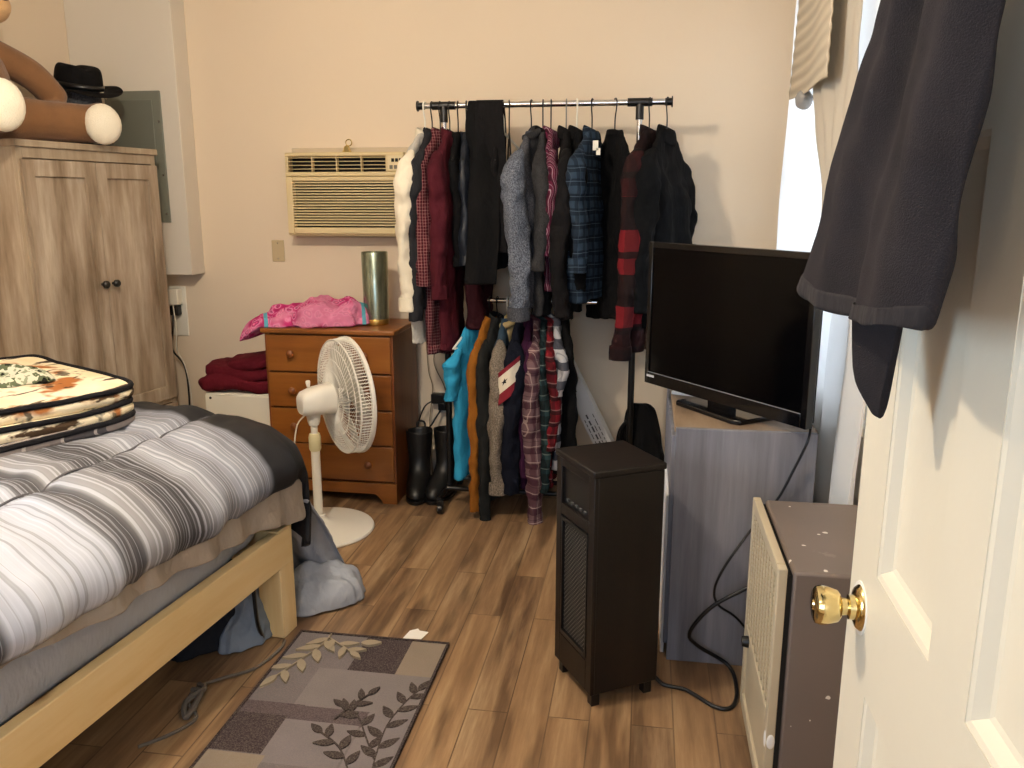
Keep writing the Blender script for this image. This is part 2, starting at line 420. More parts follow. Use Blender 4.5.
def terry():
    g = N('dark_terry')
    n1 = g.noise(g.map((1, 1, .5)), 15, 4, .6); n2 = g.noise(g.co(), 620, 2, .6)
    col = g.mix(n1, lin('#1d1b1c'), lin('#363132')); col = g.mix(g.math('MULTIPLY', n2, .3), col, lin('#3a3535'))
    g.bump(n2, .55, .003)
    return g.done(col, .95, 0, .05)
M_TERRY = terry()
tw = thing('bath_towel', 'dark charcoal terry towel hanging bunched from the white door', 'towel', (DX, .85, 1.9))
def towel_front(u, v):
    # u 0 = far (left in view) edge, 1 = near edge; v 0 top, 1 hem
    z = 1.93-v*(.530 + .02*math.sin(u*3.0))
    yl = ip([(0, .80), (.25, .885), (.42, .925), (.75, 1.07), (1, 1.165)], v); yr = ip([(0, .74), (.2, .70), (.45, .655), (1, .715)], v)
    y = yl+(yr-yl)*u
    fold = math.sin(u*PI*3.6+.6+.9*v+.5*math.sin(v*3))*(.006+.006*v)+math.sin(u*PI*8+2.2-1.5*v)*.0045+.004*nz(u*9, v*2.2, 3)
    x = ip([(0, .258), (.2, .228), (1, .203)], v)+fold+.022*(2*u-1)**2*(.3+.7*v)*(1 if u > .5 else .0)
    x += .006*nz(u*5, v*4)
    return (x-DX, y-.85, z-1.9)
obj('front_layer', MB().grid(towel_front, 70, 60), M_TERRY, tw, solid=.009, sub=1, disp=(.09, .016))
def towel_hem(u, v):
    p = towel_front(u, .962+.038*v); return (p[0]-.0045, p[1], p[2])
obj('hem_band', MB().grid(towel_hem, 70, 3), cloth('dark_terry_band', '#2e2a2a', .1, .9), tw, solid=.004, sub=1, disp=(.09, .016))
def towel_tail(u, v):
    z = 1.92-v*(.555+.10*ip([(0, .0), (.2, .22), (.5, .72), (.8, 1.08), (.93, 1.1), (1, .9)], u)*1.0)
    yl = ip([(0, .79), (.5, .97), (.78, 1.14), (.9, 1.10), (1, 1.035)], v); yr = ip([(0, .73), (.3, .72), (.75, .92), (1, .965)], v)
    y = yl+(yr-yl)*u
    x = .268+.012*math.sin(u*6+v*2)-.01*v
    return (x-DX, y-.85, z-1.9)
obj('back_layer', MB().grid(towel_tail, 30, 40), M_TERRY, tw, solid=.009, sub=1)

# ------------------------------------------------------------------ wardrobe with bear and hats on it
WA = (-2.462, 3.965)
wd = thing('wardrobe', 'whitewashed oak two-door wardrobe against the left wall', 'wardrobe', (WA[0], WA[1], 0), R(-10))
# local: front face x = 0, y from -0.765 (near) to 0 (far), depth to x = -0.43
wh, ww, dp = 1.75, .795, .42
bd = MB().box(-dp, -.02, -ww, -ww+.022, .0, wh-.03).box(-dp, -.02, -.022, 0, .0, wh-.03).box(-dp, -dp+.012, -ww+.022, -.022, .05, wh-.03)
bd.box(-dp+.012, -.02, -ww+.022, -.022, .05, .07).box(-dp+.012, -.03, -ww+.022, -.022, .47, .485)
obj('carcass', bd, M_WARD, wd, bevel=.002)
fr = MB().box(-.02, 0, -ww, -ww+.03, 0, wh-.03).box(-.02, 0, -.03, 0, 0, wh-.03).box(-.02, 0, -ww+.03, -.03, wh-.075, wh-.03).box(-.02, 0, -ww+.03, -.03, .455, .50).box(-.02, 0, -ww+.03, -.03, 0, .07)
obj('face_frame', fr, M_WARDS, wd, bevel=.002)
obj('top', MB().box(-dp-.005, .012, -ww-.01, .01, wh-.03, wh), M_WARDS, wd, bevel=.004)
for k, (ya, yb) in enumerate(((-ww+.010, -ww/2-.002), (-ww/2+.002, -.008))):
    za, zb = .48, wh-.080
    d = MB().box(.001, .016, ya, ya+.06, za, zb).box(.001, .016, yb-.06, yb, za, zb).box(.001, .016, ya+.06, yb-.06, za, za+.07).box(.001, .016, ya+.06, yb-.06, zb-.07, zb)
    d.box(.001, .004, ya+.06, yb-.06, za+.07, zb-.07)
    dr = obj('door', d, M_WARD, wd, bevel=.003)
    yk = yb-.03 if k == 0 else ya+.03
    obj('knob', MB().lathe([(0, .036), (.012, .036), (.018, .030), (.0185, .020), (.011, .014), (.0075, .008), (.0075, 0)], (.016, yk, 1.115), 20, Matrix.Rotation(R(90), 4, 'Y'), cap=False), M_BLACKP, dr)
for k, (za, zb) in enumerate(((.075, .26), (.265, .452))):
    dr = obj('drawer', MB().box(.001, .016, -ww+.010, -.008, za, zb), M_WARD, wd, bevel=.003)
    for yk in (-.58, -.19):
        obj('knob', MB().lathe([(0, .03), (.010, .03), (.0145, .025), (.015, .017), (.009, .012), (.006, .008), (.006, 0)], (.016, yk, (za+zb)/2), 20, Matrix.Rotation(R(90), 4, 'Y'), cap=False), M_BLACKP, dr)

def fur(name, c, c2):
    g = N(name); n1 = g.noise(g.co(), 14, 4); n2 = g.noise(g.co(), 180, 3, .7)
    col = g.mix(n1, lin(c), lin(c2)); g.bump(n2, .6, .006)
    g.b.inputs['Sheen Weight'].default_value = .2
    return g.done(col, .95, 0, .1)
M_FUR = fur('brown_plush', '#745238', '#8d6644'); M_PAD = fur('cream_plush', '#efe4cc', '#f8f0dc'); M_MUZ = fur('tan_plush', '#c59a68', '#d6ae7c')
bear = thing('teddy_bear', 'big brown teddy bear sitting on top of the wardrobe', 'teddy bear', (-2.80, 3.26, wh))
b = MB()
def limb(mb, pts, rad, n=14):
    P = cr(pts, 6); N_ = len(P)-1
    rr = [ip([(i/(len(rad)-1), q) for i, q in enumerate(rad)], k/N_) for k in range(N_+1)]
    mb.tube(P, rr, n)
    mb.ell(P[0], (rr[0],)*3, n=14, m=10); mb.ell(P[-1], (rr[-1],)*3, n=14, m=10)
b.ell((-.03, -.02, .20), (.15, .18, .22)); b.ell((-.02, -.02, .12), (.16, .2, .13))
limb(b, [(0, .04, .09), (.13, .22, .085), (.27, .36, .08)], [.105, .088, .085])        # far leg, foot toward the room
limb(b, [(0, -.10, .10), (.16, -.16, .10), (.27, -.23, .095)], [.105, .095, .09])     # near leg
b.ell((.29, .375, .085), (.075, .09, .092)); b.ell((.28, -.235, .10), (.08, .085, .105))
limb(b, [(-.05, .12, .37), (.05, .25, .29), (.11, .31, .20)], [.07, .066, .06])         # far arm
limb(b, [(-.08, -.18, .34), (.05, -.27, .24), (.15, -.26, .16)], [.075, .068, .06])
b.ell((-.04, -.03, .54), (.165, .175, .16)); b.ell((-.08, .13, .68), (.03, .065, .065)); b.ell((-.08, -.17, .68), (.03, .065, .065))
b.xf(T(0, 0, .012))
obj('body', b, M_FUR, bear, remesh=.010)
M1 = Matrix.Rotation(R(52), 4, 'Z')
obj('foot_pad', MB().ell((.337, .322, .088), (.052, .078, .09), Matrix.Rotation(R(-48), 4, 'Z')), M_PAD, bear)
obj('foot_pad', MB().ell((.325, -.268, .11), (.062, .08, .1), Matrix.Rotation(R(-35), 4, 'Z')), M_PAD, bear)
obj('muzzle', MB().ell((.10, -.02, .53), (.09, .095, .075)), M_MUZ, bear)
obj('nose', MB().ell((.185, -.02, .565), (.022, .034, .024)), M_BLACKP, bear)
for s in (-1, 1): obj('eye', MB().ell((.095, -.03+s*.06, .615), (.016, .016, .016)), M_BLACKP, bear)

def hat(name, label, cat, loc, mat, rz, tilt, crown_r, crown_h, brim, band=None):
    h = thing(name, label, cat, loc, rz)
    M = rotm('Y', tilt)
    c = MB()
    rings = []
    for t, (r, z) in enumerate([(1.0, 0), (1.0, .25), (.97, .55), (.93, .8), (.82, .96), (.6, .98), (.3, .92), (.05, .9)]):
        ring = []
        for k in range(36):
            a = 2*PI*k/36; p = Vector((crown_r*r*1.12*math.cos(a), crown_r*r*.92*math.sin(a), crown_h*z))
            if z > .5: p.z -= .02*math.exp(-(p.y/.03)**2)
            ring.append(M @ p)
        rings.append(ring)
    c.loft(rings, True); obj('crown', c, mat, h, sub=1)
    bm = MB(); rings = []
    for r in (0, .33, .66, 1.0):
        ring = []
        for k in range(40):
            a = 2*PI*k/40; rr = crown_r+brim*r
            p = Vector((rr*1.12*math.cos(a), rr*.95*math.sin(a), .022*r*r*(abs(math.sin(a))**2)*1.5-.014*r*abs(math.cos(a))))
            ring.append(M @ p)
        rings.append(ring)
    bm.loft(rings, cap=False, cap0=False); obj('brim', bm, mat, h, solid=.004, sub=1)
    if band:
        bb = MB().loft([[M @ Vector((crown_r*1.015*1.12*math.cos(2*PI*k/36), crown_r*1.015*.93*math.sin(2*PI*k/36), z)) for k in range(36)] for z in (.004, .03)], cap=False, cap0=False)
        obj('hat_band', bb, band, h, solid=.002)
    return h
M_FELT = cloth('black_felt', '#0d0c0d', .1, .9)
hat('woven_hat', 'grey woven hat under the black fedora on the wardrobe', 'hat', (-2.72, 3.79, wh+.012), cloth('grey_straw', '#3b3b3d', .3, .9, 120, .5, .5, '#77787a'), R(-30), 0, .112, .28, .03)
hat('fedora', 'black felt fedora on top of the grey hat on the wardrobe', 'hat', (-2.715, 3.79, wh+.27), M_FELT, R(-30), 11, .112, .115, .085, M_BLACKP)

# ------------------------------------------------------------------ electrical panel on the chase
M_PANEL = plain('panel_grey', '#76786c', .5, .0, var=.06)
ep = thing('electrical_panel', 'grey-green steel electrical breaker panel beside the wardrobe top', 'electrical panel', (-2.67, 4.165, 1.72))
obj('cover', MB().box(-.165, .150, -.012, 0, -.335, .335), M_PANEL, ep, bevel=.003)
obj('panel_door', MB().box(-.125, .105, -.017, -.0125, -.27, .29), plain('panel_grey_door', '#6c6e63', .5, var=.06), ep, bevel=.002)
for (sx, sz) in ((.135, .18), (.135, -.09), (.135, -.29), (-.15, .3), (-.15, -.3)):
    obj('screw', MB().lathe([(0, .004), (.005, .003), (.006, 0)], (sx, -.012, sz), 12, Matrix.Rotation(R(90), 4, 'X'), cap=False), M_CHROME, ep)
obj('latch', MB().box(.075, .095, -.024, -.017, -.02, .02), M_DARK, ep, bevel=.003)

# ------------------------------------------------------------------ air conditioner in the back wall
ac = thing('air_conditioner', 'cream through-wall air conditioner beside the clothes rack', 'air conditioner', (-1.545, YB, 1.535))
hw = .318
obj('wall_sleeve', MB().box(-hw-.0, hw+.03, -.035, 0, -.228, .232), plain('sleeve_board', '#c9b79b', .6, var=.08), ac, bevel=.003)
cs = MB()
# sides slope in slightly at the bottom; face hollowed by the two openings
cs.box(-hw, hw, -.13, -.035, .185, .205).box(-hw, hw, -.13, -.035, -.215, -.185)
cs.box(-hw, -hw+.012, -.13, -.035, -.185, .185).box(hw-.012, hw, -.13, -.035, -.185, .185)
cs.box(-hw, hw, -.135, -.06, .085, .108)
cs.box(.225, hw, -.135, -.06, .108, .19)
obj('case', cs, M_CREAMAC, ac, bevel=.006)
obj('back_recess', MB().box(-hw+.012, hw-.012, -.06, -.05, -.185, .185), M_DARK, ac, smooth=False)
vt = MB()
for k in range(4): vt.box(-hw+.014, .224, -.132, -.100, .121+k*.0185, .1245+k*.0185)
for k in range(5): vt.box(-hw+.014+k*.1318-.0, -hw+.0195+k*.1318, -.134, -.105, .109, .186)
obj('vent', vt, M_CREAMAC, ac, bevel=.001, seg=1)
obj('control_panel', MB().box(.236, hw-.008, -.138, -.135, .112, .186), plain('control_face', '#e0cea4', .4, var=.03), ac, bevel=.001)
for k in range(3):
    obj('button', MB().box(.245+k*.023, .262+k*.023, -.141, -.138, .120, .139), M_DARK if 0 else plain('grey_button', '#6e675a', .5), ac, bevel=.002)
for k in range(3): obj('display', MB().box(.255+k*.02, .270+k*.02, -.1395, -.138, .155, .172), M_DARK, ac, bevel=.001)
gr = MB()
x_0, x_1 = -hw+.04, hw-.035
gr.box(-hw+.004, x_0, -.142, -.10, -.205, .083).box(x_1, hw-.004, -.142, -.10, -.205, .083).box(x_0, x_1, -.142, -.10, .062, .083).box(x_0, x_1, -.142, -.10, -.205, -.172)
obj('front_cover', gr, M_CREAMAC, ac, bevel=.005)
ng = 16
for k in range(ng):
    z = -.163+k*(.062+.167)/ng
    lv = MB().loft([[(xx, -.142, z), (xx, -.141, z+.0055), (xx, -.112, z+.0095), (xx, -.112, z+.0055)] for xx in (x_0, x_1)], True)
    obj('louver', lv, M_CREAMAC, ac, smooth=False)
bl = thing('bell', 'small brass bell standing on top of the air conditioner', 'bell', (-1.545, YB-.075, 1.74))
obj('bell_cup', MB().lathe([(.024, 0), (.025, .004), (.019, .014), (.016, .026), (.010, .034), (0, .037)], n=24, cap=False), M_BRASS, bl)
obj('ring', MB().tube([(.016*math.cos(t)+.012, 0, .05+.016*math.sin(t)) for t in [2*PI*k/20 for k in range(20)]], .003, 8, closed=True), M_BRASS, bl)

# ------------------------------------------------------------------ wall plate, outlets, cords on the back wall
wp = thing('wall_plate', 'beige blank switch plate on the wall left of the dresser', 'wall plate', (-1.985, YB, 1.232))
obj('plate', MB().box(-.036, .036, -.007, 0, -.058, .058), plain('beige_plate', '#c3b08c', .45), wp, bevel=.004)
for s in (-1, 1): obj('screw', MB().lathe([(0, .002), (.004, .0015), (.0045, 0)], (0, -.007, s*.042), 12, Matrix.Rotation(R(90), 4, 'X'), cap=False), M_CHROME, wp)
ol = thing('wall_outlet', 'white wall outlet box behind the wardrobe corner', 'outlet', (-2.60, YB, .90))
obj('plate', MB().box(-.05, .05, -.008, 0, -.15, .13), M_WHITEP, ol, bevel=.004)
obj('adapter', MB().box(-.042, .03, -.06, -.008, .03, .12), M_WHITEP, ol, bevel=.006)
pg = thing('power_plug', 'black plug in the outlet behind the wardrobe corner', 'plug', (-2.60, YB-.008, .90))
obj('plug_body', MB().box(-.03, .02, -.045, 0, -.03, .025), M_BLACKP, pg, bevel=.006)
obj('power_cord', MB().tube(cr([(-.01, -.04, -.02), (-.01, -.06, -.10), (-.03, -.05, -.22), (.03, -.04, -.32), (.035, -.03, -.5), (.02, -.03, -.75), (.03, -.03, -.88)]), .005, 8), M_BLACKP, pg)
wc = MB().tube(cr([(-2.61, YB-.05, .98), (-2.585, YB-.075, .80), (-2.60, YB-.06, .68), (-2.565, YB-.05, .58), (-2.555, YB-.03, .4), (-2.56, YB-.03, .2), (-2.50, YB-.04, .008)]), .003, 8)
world_child('white_cord', wc, M_WHITEP, ol)

# ------------------------------------------------------------------ pine dresser and what stands on and beside it
DXL, DXR, DY, DH, DD = -1.865, -1.205, 3.82, .885, .42
ds = thing('dresser', 'orange pine chest of four drawers behind the white fan', 'dresser', ((DXL+DXR)/2, DY, 0))
hw = (DXR-DXL)/2
b = MB().box(-hw, -hw+.02, 0, DD, 0, DH-.025).box(hw-.02, hw, 0, DD, 0, DH-.025).box(-hw+.02, hw-.02, DD-.01, DD, .08, DH-.025).box(-hw+.02, hw-.02, .02, DD-.01, .09, .105)
obj('carcass', b, M_PINEV, ds, bevel=.002)
obj('top', MB().box(-hw-.015, hw+.015, -.02, DD, DH-.025, DH), M_PINE, ds, bevel=.006)
# plinth with a scalloped lower edge
pts = [(-hw, 0), (-hw+.07, 0)]+[(-hw+.07+.05*t, .05*math.sin(t*PI/2)) for t in (.25, .5, .75, 1)]+[(hw-.12+.05*t, .05*math.cos(t*PI/2)) for t in (0, .25, .5, .75)]+[(hw-.07, 0), (hw, 0), (hw, .105), (-hw, .105)]
pl = MB().poly(pts, 0, .02); pl.xf(Matrix(((1, 0, 0, 0), (0, 0, -1, .008), (0, 1, 0, 0), (0, 0, 0, 1))))
obj('plinth', pl, M_PINE, ds, smooth=False)
zs4 = [(.115, .295), (.303, .478), (.486, .661), (.669, .852)]
obj('front_rails', MB().box(-hw+.02, hw-.02, .012, .03, .105, DH-.025), plain('pine_gap', '#4a2008', .6), ds, smooth=False)
for za, zb in zs4:
    dr = obj('drawer', MB().box(-hw+.012, hw-.012, -.008, .014, za, zb), M_PINE, ds, bevel=.004)
    for kx in (-.19, .19):
        obj('knob', MB().lathe([(0, .031), (.012, .030), (.0185, .024), (.019, .018), (.011, .011), (.008, .004), (.009, 0)], (kx, -.008, (za+zb)/2), 24, Matrix.Rotation(R(90), 4, 'X'), cap=False), M_PINEV, dr)

def galv():
    g = N('galvanised'); n1 = g.noise(g.map((1, 1, .25)), 30, 4, .6)
    col = g.ramp(n1, [(.3, '#7d8778'), (.6, '#a3ad9c'), (.8, '#c2cab8')])
    g.bump(n1, .15, .004)
    return g.done(col, .26, .92)
vs = thing('cylinder_vase', 'tall silvery grey cylinder vase on the pine dresser', 'vase', (-1.352, 4.03, DH))
obj('body', MB().lathe([(.055, .028), (.062, .028), (.066, .36), (.064, .364), (.060, .36), (.056, .04), (0, .04)], n=40, cap=False), galv(), vs)
obj('foot_band', MB().lathe([(0, 0), (.062, 0), (.064, .004), (.064, .026), (.061, .03), (.05, .03)], n=40, cap=False), plain('gilt_band', '#b4904e', .3, .85), vs)

def crumple(mb, cx, cy, rx, ry, h, seed, n=72, m=28, fall=None, amp=.25, freq=3.2, edge=.0, p=2.4, twist=0):
    """a heap of cloth: a domed sheet with soft folds and creases, closed underneath"""
    rings = []; th_ = seed*1.3
    for j in range(m+1):
        t = j/m; ring = []
        for k in range(n):
            a = 2*PI*k/n
            wob = 1+.14*nz(math.cos(a)*1.4+seed, math.sin(a)*1.4, seed*.7)+edge*nz(math.cos(a)*4+seed, math.sin(a)*4, 3.1)
            s = math.sin(t*PI/2)
            x, y = rx*wob*s*math.cos(a), ry*wob*s*math.sin(a)
            hh = h*max(0, 1-s**p)**.5
            X_, Y_ = x/rx, y/ry
            c = .55*math.sin(freq*1.6*(X_*math.cos(th_)+Y_*math.sin(th_))+2.2*nz(X_*1.3+seed, Y_*1.3, 1.0)+seed)
            c += .9*nz(X_*freq*.6+seed, Y_*freq*.6, seed)+.45*(abs(nz(X_*freq+seed*3, Y_*freq, seed+4))-.2)
            z = hh*(1+amp*c)
            if fall: z += fall(cx+x, cy+y)
            ring.append((cx+x, cy+y, z if fall else max(z, .002)))
        rings.append(ring)
    z0 = sum(q[2] for q in rings[1])/n
    rings = [[(cx+rx*.012*math.cos(2*PI*k/n), cy+ry*.012*math.sin(2*PI*k/n), z0) for k in range(n)]]+rings[1:]
    return mb.loft(rings[::-1], True)

def m_paisley():
    g = N('pink_paisley'); 
    v = g.n('ShaderNodeTexVoronoi'); add = g.n('ShaderNodeVectorMath', operation='ADD')
    g.put(add.inputs[0], g.co()); sc = g.n('ShaderNodeVectorMath', operation='SCALE'); g.put(sc.inputs[0], g.noise(g.co(), 9, 2, out='Color')); sc.inputs[3].default_value = .08
    g.put(add.inputs[1], sc.outputs[0]); g.put(v.inputs['Vector'], add.outputs[0]); v.inputs['Scale'].default_value = 27
    col = g.ramp(v.outputs['Distance'], [(.0, '#efb0c4'), (.18, '#d9588c'), (.3, '#8e1f56'), (.42, '#e08ab0'), (.55, '#c43a78'), (.8, '#a82a62')])
    big = g.ramp(g.noise(g.co(), 6.5, 2), [(.42, '#000000'), (.52, '#ffffff')])
    col = g.mix(g.math('MULTIPLY', big, .75), col, lin('#d88aa8'))
    b = g.math('FRACT', g.math('MULTIPLY', g.math('ADD', g.xyz()[0], g.math('MULTIPLY', g.xyz()[1], .5)), 1.9))
    col = g.mix(g.mask(b, .52, .56), col, lin('#5fa6b8'))
    g.bump(g.noise(g.co(), 150, 2), .2, .003)
    return g.done(col, .9, 0, .1)
tt = thing('throw_blanket', 'crumpled pink patterned throw on top of the pine dresser', 'blanket', (-1.69, 3.98, DH))
h = MB()
crumple(h, .045, .0, .265, .15, .105, 2.3, amp=.30, freq=3.6, edge=.12, p=4.5)
crumple(h, .20, .02, .115, .11, .115, 4.4, amp=.25, freq=3.0, edge=.12, p=4)
obj('cloth_heap', h, m_paisley(), tt, sub=1, disp=(.06, .03))
h = MB(); 
def droop(x, y): return -.9*max(0, -(x+.20))**1.0*.75
crumple(h, -.17, -.06, .17, .12, .07, 5.1, amp=.45, freq=2.6, fall=droop, edge=.15, p=3)
obj('hanging_corner', h, bpy.data.materials['pink_paisley'], tt, sub=1)

wc = thing('white_cabinet', 'small white cabinet between the wall and the pine dresser', 'cabinet', (-2.085, 3.93, 0))
obj('body', MB().box(-.185, .185, 0, .34, .03, .515), M_WHITEP, wc, bevel=.004)
obj('door', MB().box(-.18, .18, -.016, -.001, .04, .505), M_WHITEP, wc, bevel=.003)
obj('base', MB().box(-.17, .17, .02, .33, 0, .03), M_DARK, wc)
obj('hinge_cap', MB().lathe([(0, .003), (.006, .003), (.007, 0)], (-.15, -.016, .49), 12, Matrix.Rotation(R(90), 4, 'X'), cap=False), M_DARK, wc)
sw = thing('sweater', 'folded maroon knit sweater on top of the white cabinet', 'sweater', (-2.10, 4.06, .515))
M_MARK = cloth('maroon_knit', '#5a1420', .22, .95, 160, .6)
for nm, c_, r_, sd_ in (('lower_fold', (-.02, 0, .045), (.215, .16, .05), 1.0), ('middle_fold', (.0, .01, .10), (.20, .15, .045), 2.0), ('upper_fold', (.06, .01, .15), (.145, .13, .042), 3.0)):
    def sfn(p, sd_=sd_, r_=r_):
        w1 = nz(p.x*6+sd_*5, p.y*6, 1)
        return Vector((p.x+.012*nz(p.y*9, p.z*20, sd_), p.y+.01*math.sin(p.x*16+sd_), p.z*(1+.25*w1)+.018*math.sin(p.x*13+sd_*2)*(1-.3*sd_/3)))
    h = MB().ell(c_, r_, fn=sfn, n=48, m=20, e=.62); obj(nm, h, M_MARK, sw, sub=1, disp=(.07, .022))

# ------------------------------------------------------------------ pedestal fan
FX, FY = -1.468, 3.44
fan = thing('pedestal_fan', 'white pedestal fan standing in front of the pine dresser', 'fan', (FX, FY, 0))
M_FAN = plain('fan_white', '#ebe6da', .38, var=.03)
obj('base', MB().lathe([(0, 0), (.25, 0), (.254, .006), (.25, .014), (.19, .024), (.09, .036), (.045, .046), (.034, .06), (.03, .075), (0, .075)], n=64, cap=False), M_FAN, fan)
obj('pole', MB().cyl((0, 0, .05), (0, 0, .40), .0205, n=24).cyl((0, 0, .39), (0, 0, .53), .0155, n=24), M_FAN, fan)
obj('collar', MB().lathe([(.0, .385), (.024, .385), (.0275, .395), (.0275, .45), (.023, .465), (0, .465)], n=28, cap=False), plain('aged_plastic', '#d8cfa4', .45), fan)
ax = Vector((.74, .67, .03)).normalized(); sd = Vector((ax.y, -ax.x, 0)).normalized(); upv = sd.cross(ax)
FM = Matrix(((sd.x, upv.x, ax.x, .035*ax.x), (sd.y, upv.y, ax.y, .035*ax.y), (sd.z, upv.z, ax.z, .618), (0, 0, 0, 1)))   # local z = blowing axis
nk = MB(); nk.loft([[(math.cos(2*PI*k/20)*a, math.sin(2*PI*k/20)*b_, z) for k in range(20)] for z, a, b_ in ((.505, .022, .022), (.52, .028, .026), (.56, .034, .028), (.60, .03, .026), (.615, .02, .02))])
obj('neck', nk, M_FAN, fan)
mh = MB()
mh.loft([[FM @ Vector((rx*math.copysign(abs(math.cos(2*PI*k/32))**.7, math.cos(2*PI*k/32)), ry*math.copysign(abs(math.sin(2*PI*k/32))**.7, math.sin(2*PI*k/32))+oy, z)) for k in range(32)]
         for z, rx, ry, oy in ((-.098, .02, .02, -.01), (-.096, .045, .042, -.01), (-.082, .056, .054, -.006), (-.03, .064, .064, 0), (.05, .068, .070, 0), (.062, .062, .064, 0))])
obj('motor_housing', mh, M_FAN, fan)
ob = MB().lathe([(0, .03), (.009, .03), (.011, .024), (.009, .01), (.006, 0)], n=16, M=FM @ T(0, .066, -.05) @ Matrix.Rotation(R(-90), 4, 'X'))
obj('oscillation_knob', ob, M_FAN, fan)
CZ0, CZR, CR = .055, .155, .262         # back plate, rim, radius
cg = MB(); nr = 72
for k in range(nr):                       # curved rear spokes
    a = 2*PI*k/nr; P = []
    for i in range(9):
        t = i/8; r = .062+(CR-.062)*t; aa = a+.30*t
        z = CZ0+(.034)*t**2.2
        P.append(FM @ Vector((r*math.cos(aa), r*math.sin(aa), z)))
    cg.tube(P, .0016, 5)
for r, z, rad in ((.075, .0555, .003), (.125, .060, .0022), (.175, .068, .0022), (.225, .080, .0022), (CR, .089, .004)):
    cg.tube([FM @ Vector((r*math.cos(2*PI*k/64), r*math.sin(2*PI*k/64), z)) for k in range(64)], rad, 6, closed=True)
obj('rear_grille', cg, M_FAN, fan)
cb = MB()
for k in range(110):                      # fine bars round the rim
    a = 2*PI*k/110
    cb.tube([FM @ Vector((CR*math.cos(a), CR*math.sin(a), .089)), FM @ Vector(((CR+.004)*math.cos(a), (CR+.004)*math.sin(a), .142))], .0024, 4)
obj('rim_grille', cb, M_FAN, fan)
obj('front_ring', MB().lathe([(CR-.012, .142), (CR+.002, .138), (CR+.010, .140), (CR+.011, .155), (CR+.005, .160), (CR-.006, .158), (CR-.012, .142)], n=72, M=FM, cap=False), M_FAN, fan)
fg = MB()
for k in range(60):
    a = 2*PI*k/60; P = []
    for i in range(7):
        t = i/6; r = .05+(CR-.055)*t; z = .185-.022*t**2
        P.append(FM @ Vector((r*math.cos(a-.25*t), r*math.sin(a-.25*t), z)))
    fg.tube(P, .0014, 5)
obj('front_grille', fg, M_FAN, fan)
obj('badge', MB().lathe([(0, .196), (.045, .194), (.055, .186), (.055, .182), (0, .182)], n=32, M=FM, cap=False), M_FAN, fan)
obj('hub', MB().lathe([(0, .145), (.03, .143), (.042, .135), (.042, .075), (.01, .073)], n=28, M=FM, cap=False), M_FAN, fan)
for q in range(5):
    def blade(u, v, q=q):
        r = .038+.195*v; wd_ = (.35+.55*math.sin(PI*min(1, .15+v*.75)))*(.6 if v < .05 else 1)
        a = 2*PI*q/5+(u-.5)*wd_*1.25+.25*v
        z = .112+(u-.5)*-.05*(1-.3*v)
        return FM @ Vector((r*math.cos(a), r*math.sin(a), z))
    obj('blade', MB().grid(blade, 12, 12), plain('fan_blade', '#cfc9ba', .35, var=.03), fan, solid=.003)
fc = MB().tube(cr([FM @ Vector((.02, -.05, -.08)), (-.07, -.03, .50), (-.10, -.03, .34), (-.16, .0, .16), (-.21, .03, .012), (-.32, .15, .006), (-.45, .3, .006)]), .0035, 8)
obj('power_cord', fc, M_WHITEP, fan)

# ------------------------------------------------------------------ clothes rack
RY, RZT, RZL = 3.92, 1.928, 1.03
rack = thing('clothes_rack', 'chrome and black two-rail garment rack full of clothes against the back wall', 'clothes rack', (0, RY, 0))
X0, X1, PX0, PX1 = -1.078, .084, -.955, -.056
obj('top_rail', MB().cyl((X0+.01, 0, RZT), (X1-.01, 0, RZT), .0135, n=24), M_CHROME, rack)
obj('lower_rail', MB().cyl((-.80, 0, RZL), (PX1, 0, RZL), .0115, n=20), M_CHROME, rack)
for xa, s in ((X0, -1), (X1, 1)):
    obj('end_cap', MB().cyl((xa-s*.03, 0, RZT), (xa, 0, RZT), .0165, n=20).cyl((xa-s*.002, 0, RZT), (xa+s*.004, 0, RZT), .024, n=20), M_BLACKP, rack)
for px in (PX0, PX1):
    obj('post', MB().cyl((px, 0, 1.25), (px, 0, RZT-.03), .0125, n=20), M_CHROME, rack)
    obj('lower_post', MB().cyl((px, 0, .07), (px, 0, 1.25), .0155, n=20), M_BLACKM, rack)
    j = MB().cyl((px-.055, 0, RZT), (px+.055, 0, RZT), .0185, n=20).cyl((px, 0, RZT), (px, 0, RZT-.075), .018, n=20)
    obj('joint', j, M_BLACKP, rack)
    obj('foot_bar', MB().cyl((px-.01, -.20, .075), (px+.0, .24, .075), .013, n=16), M_BLACKM, rack)
    for yy in (-.20, .24):
        ct = obj('caster', MB().cyl((px-.014, yy, .026), (px+.010, yy, .026), .0255, n=20).box(px-.018, px+.014, yy-.012, yy+.012, .026, .072), M_BLACKP, rack, bevel=.002)
obj('base_rail', MB().cyl((PX0, -.06, .085), (PX1, -.06, .085), .012, n=16).cyl((PX0, .10, .085), (PX1, .10, .085), .012, n=16), M_BLACKM, rack)
# short upright that carries the lower rail
obj('hanger_strut', MB().cyl((-.80, 0, RZL), (-.80, 0, .09), .0115, n=16), M_WHITEP, rack)

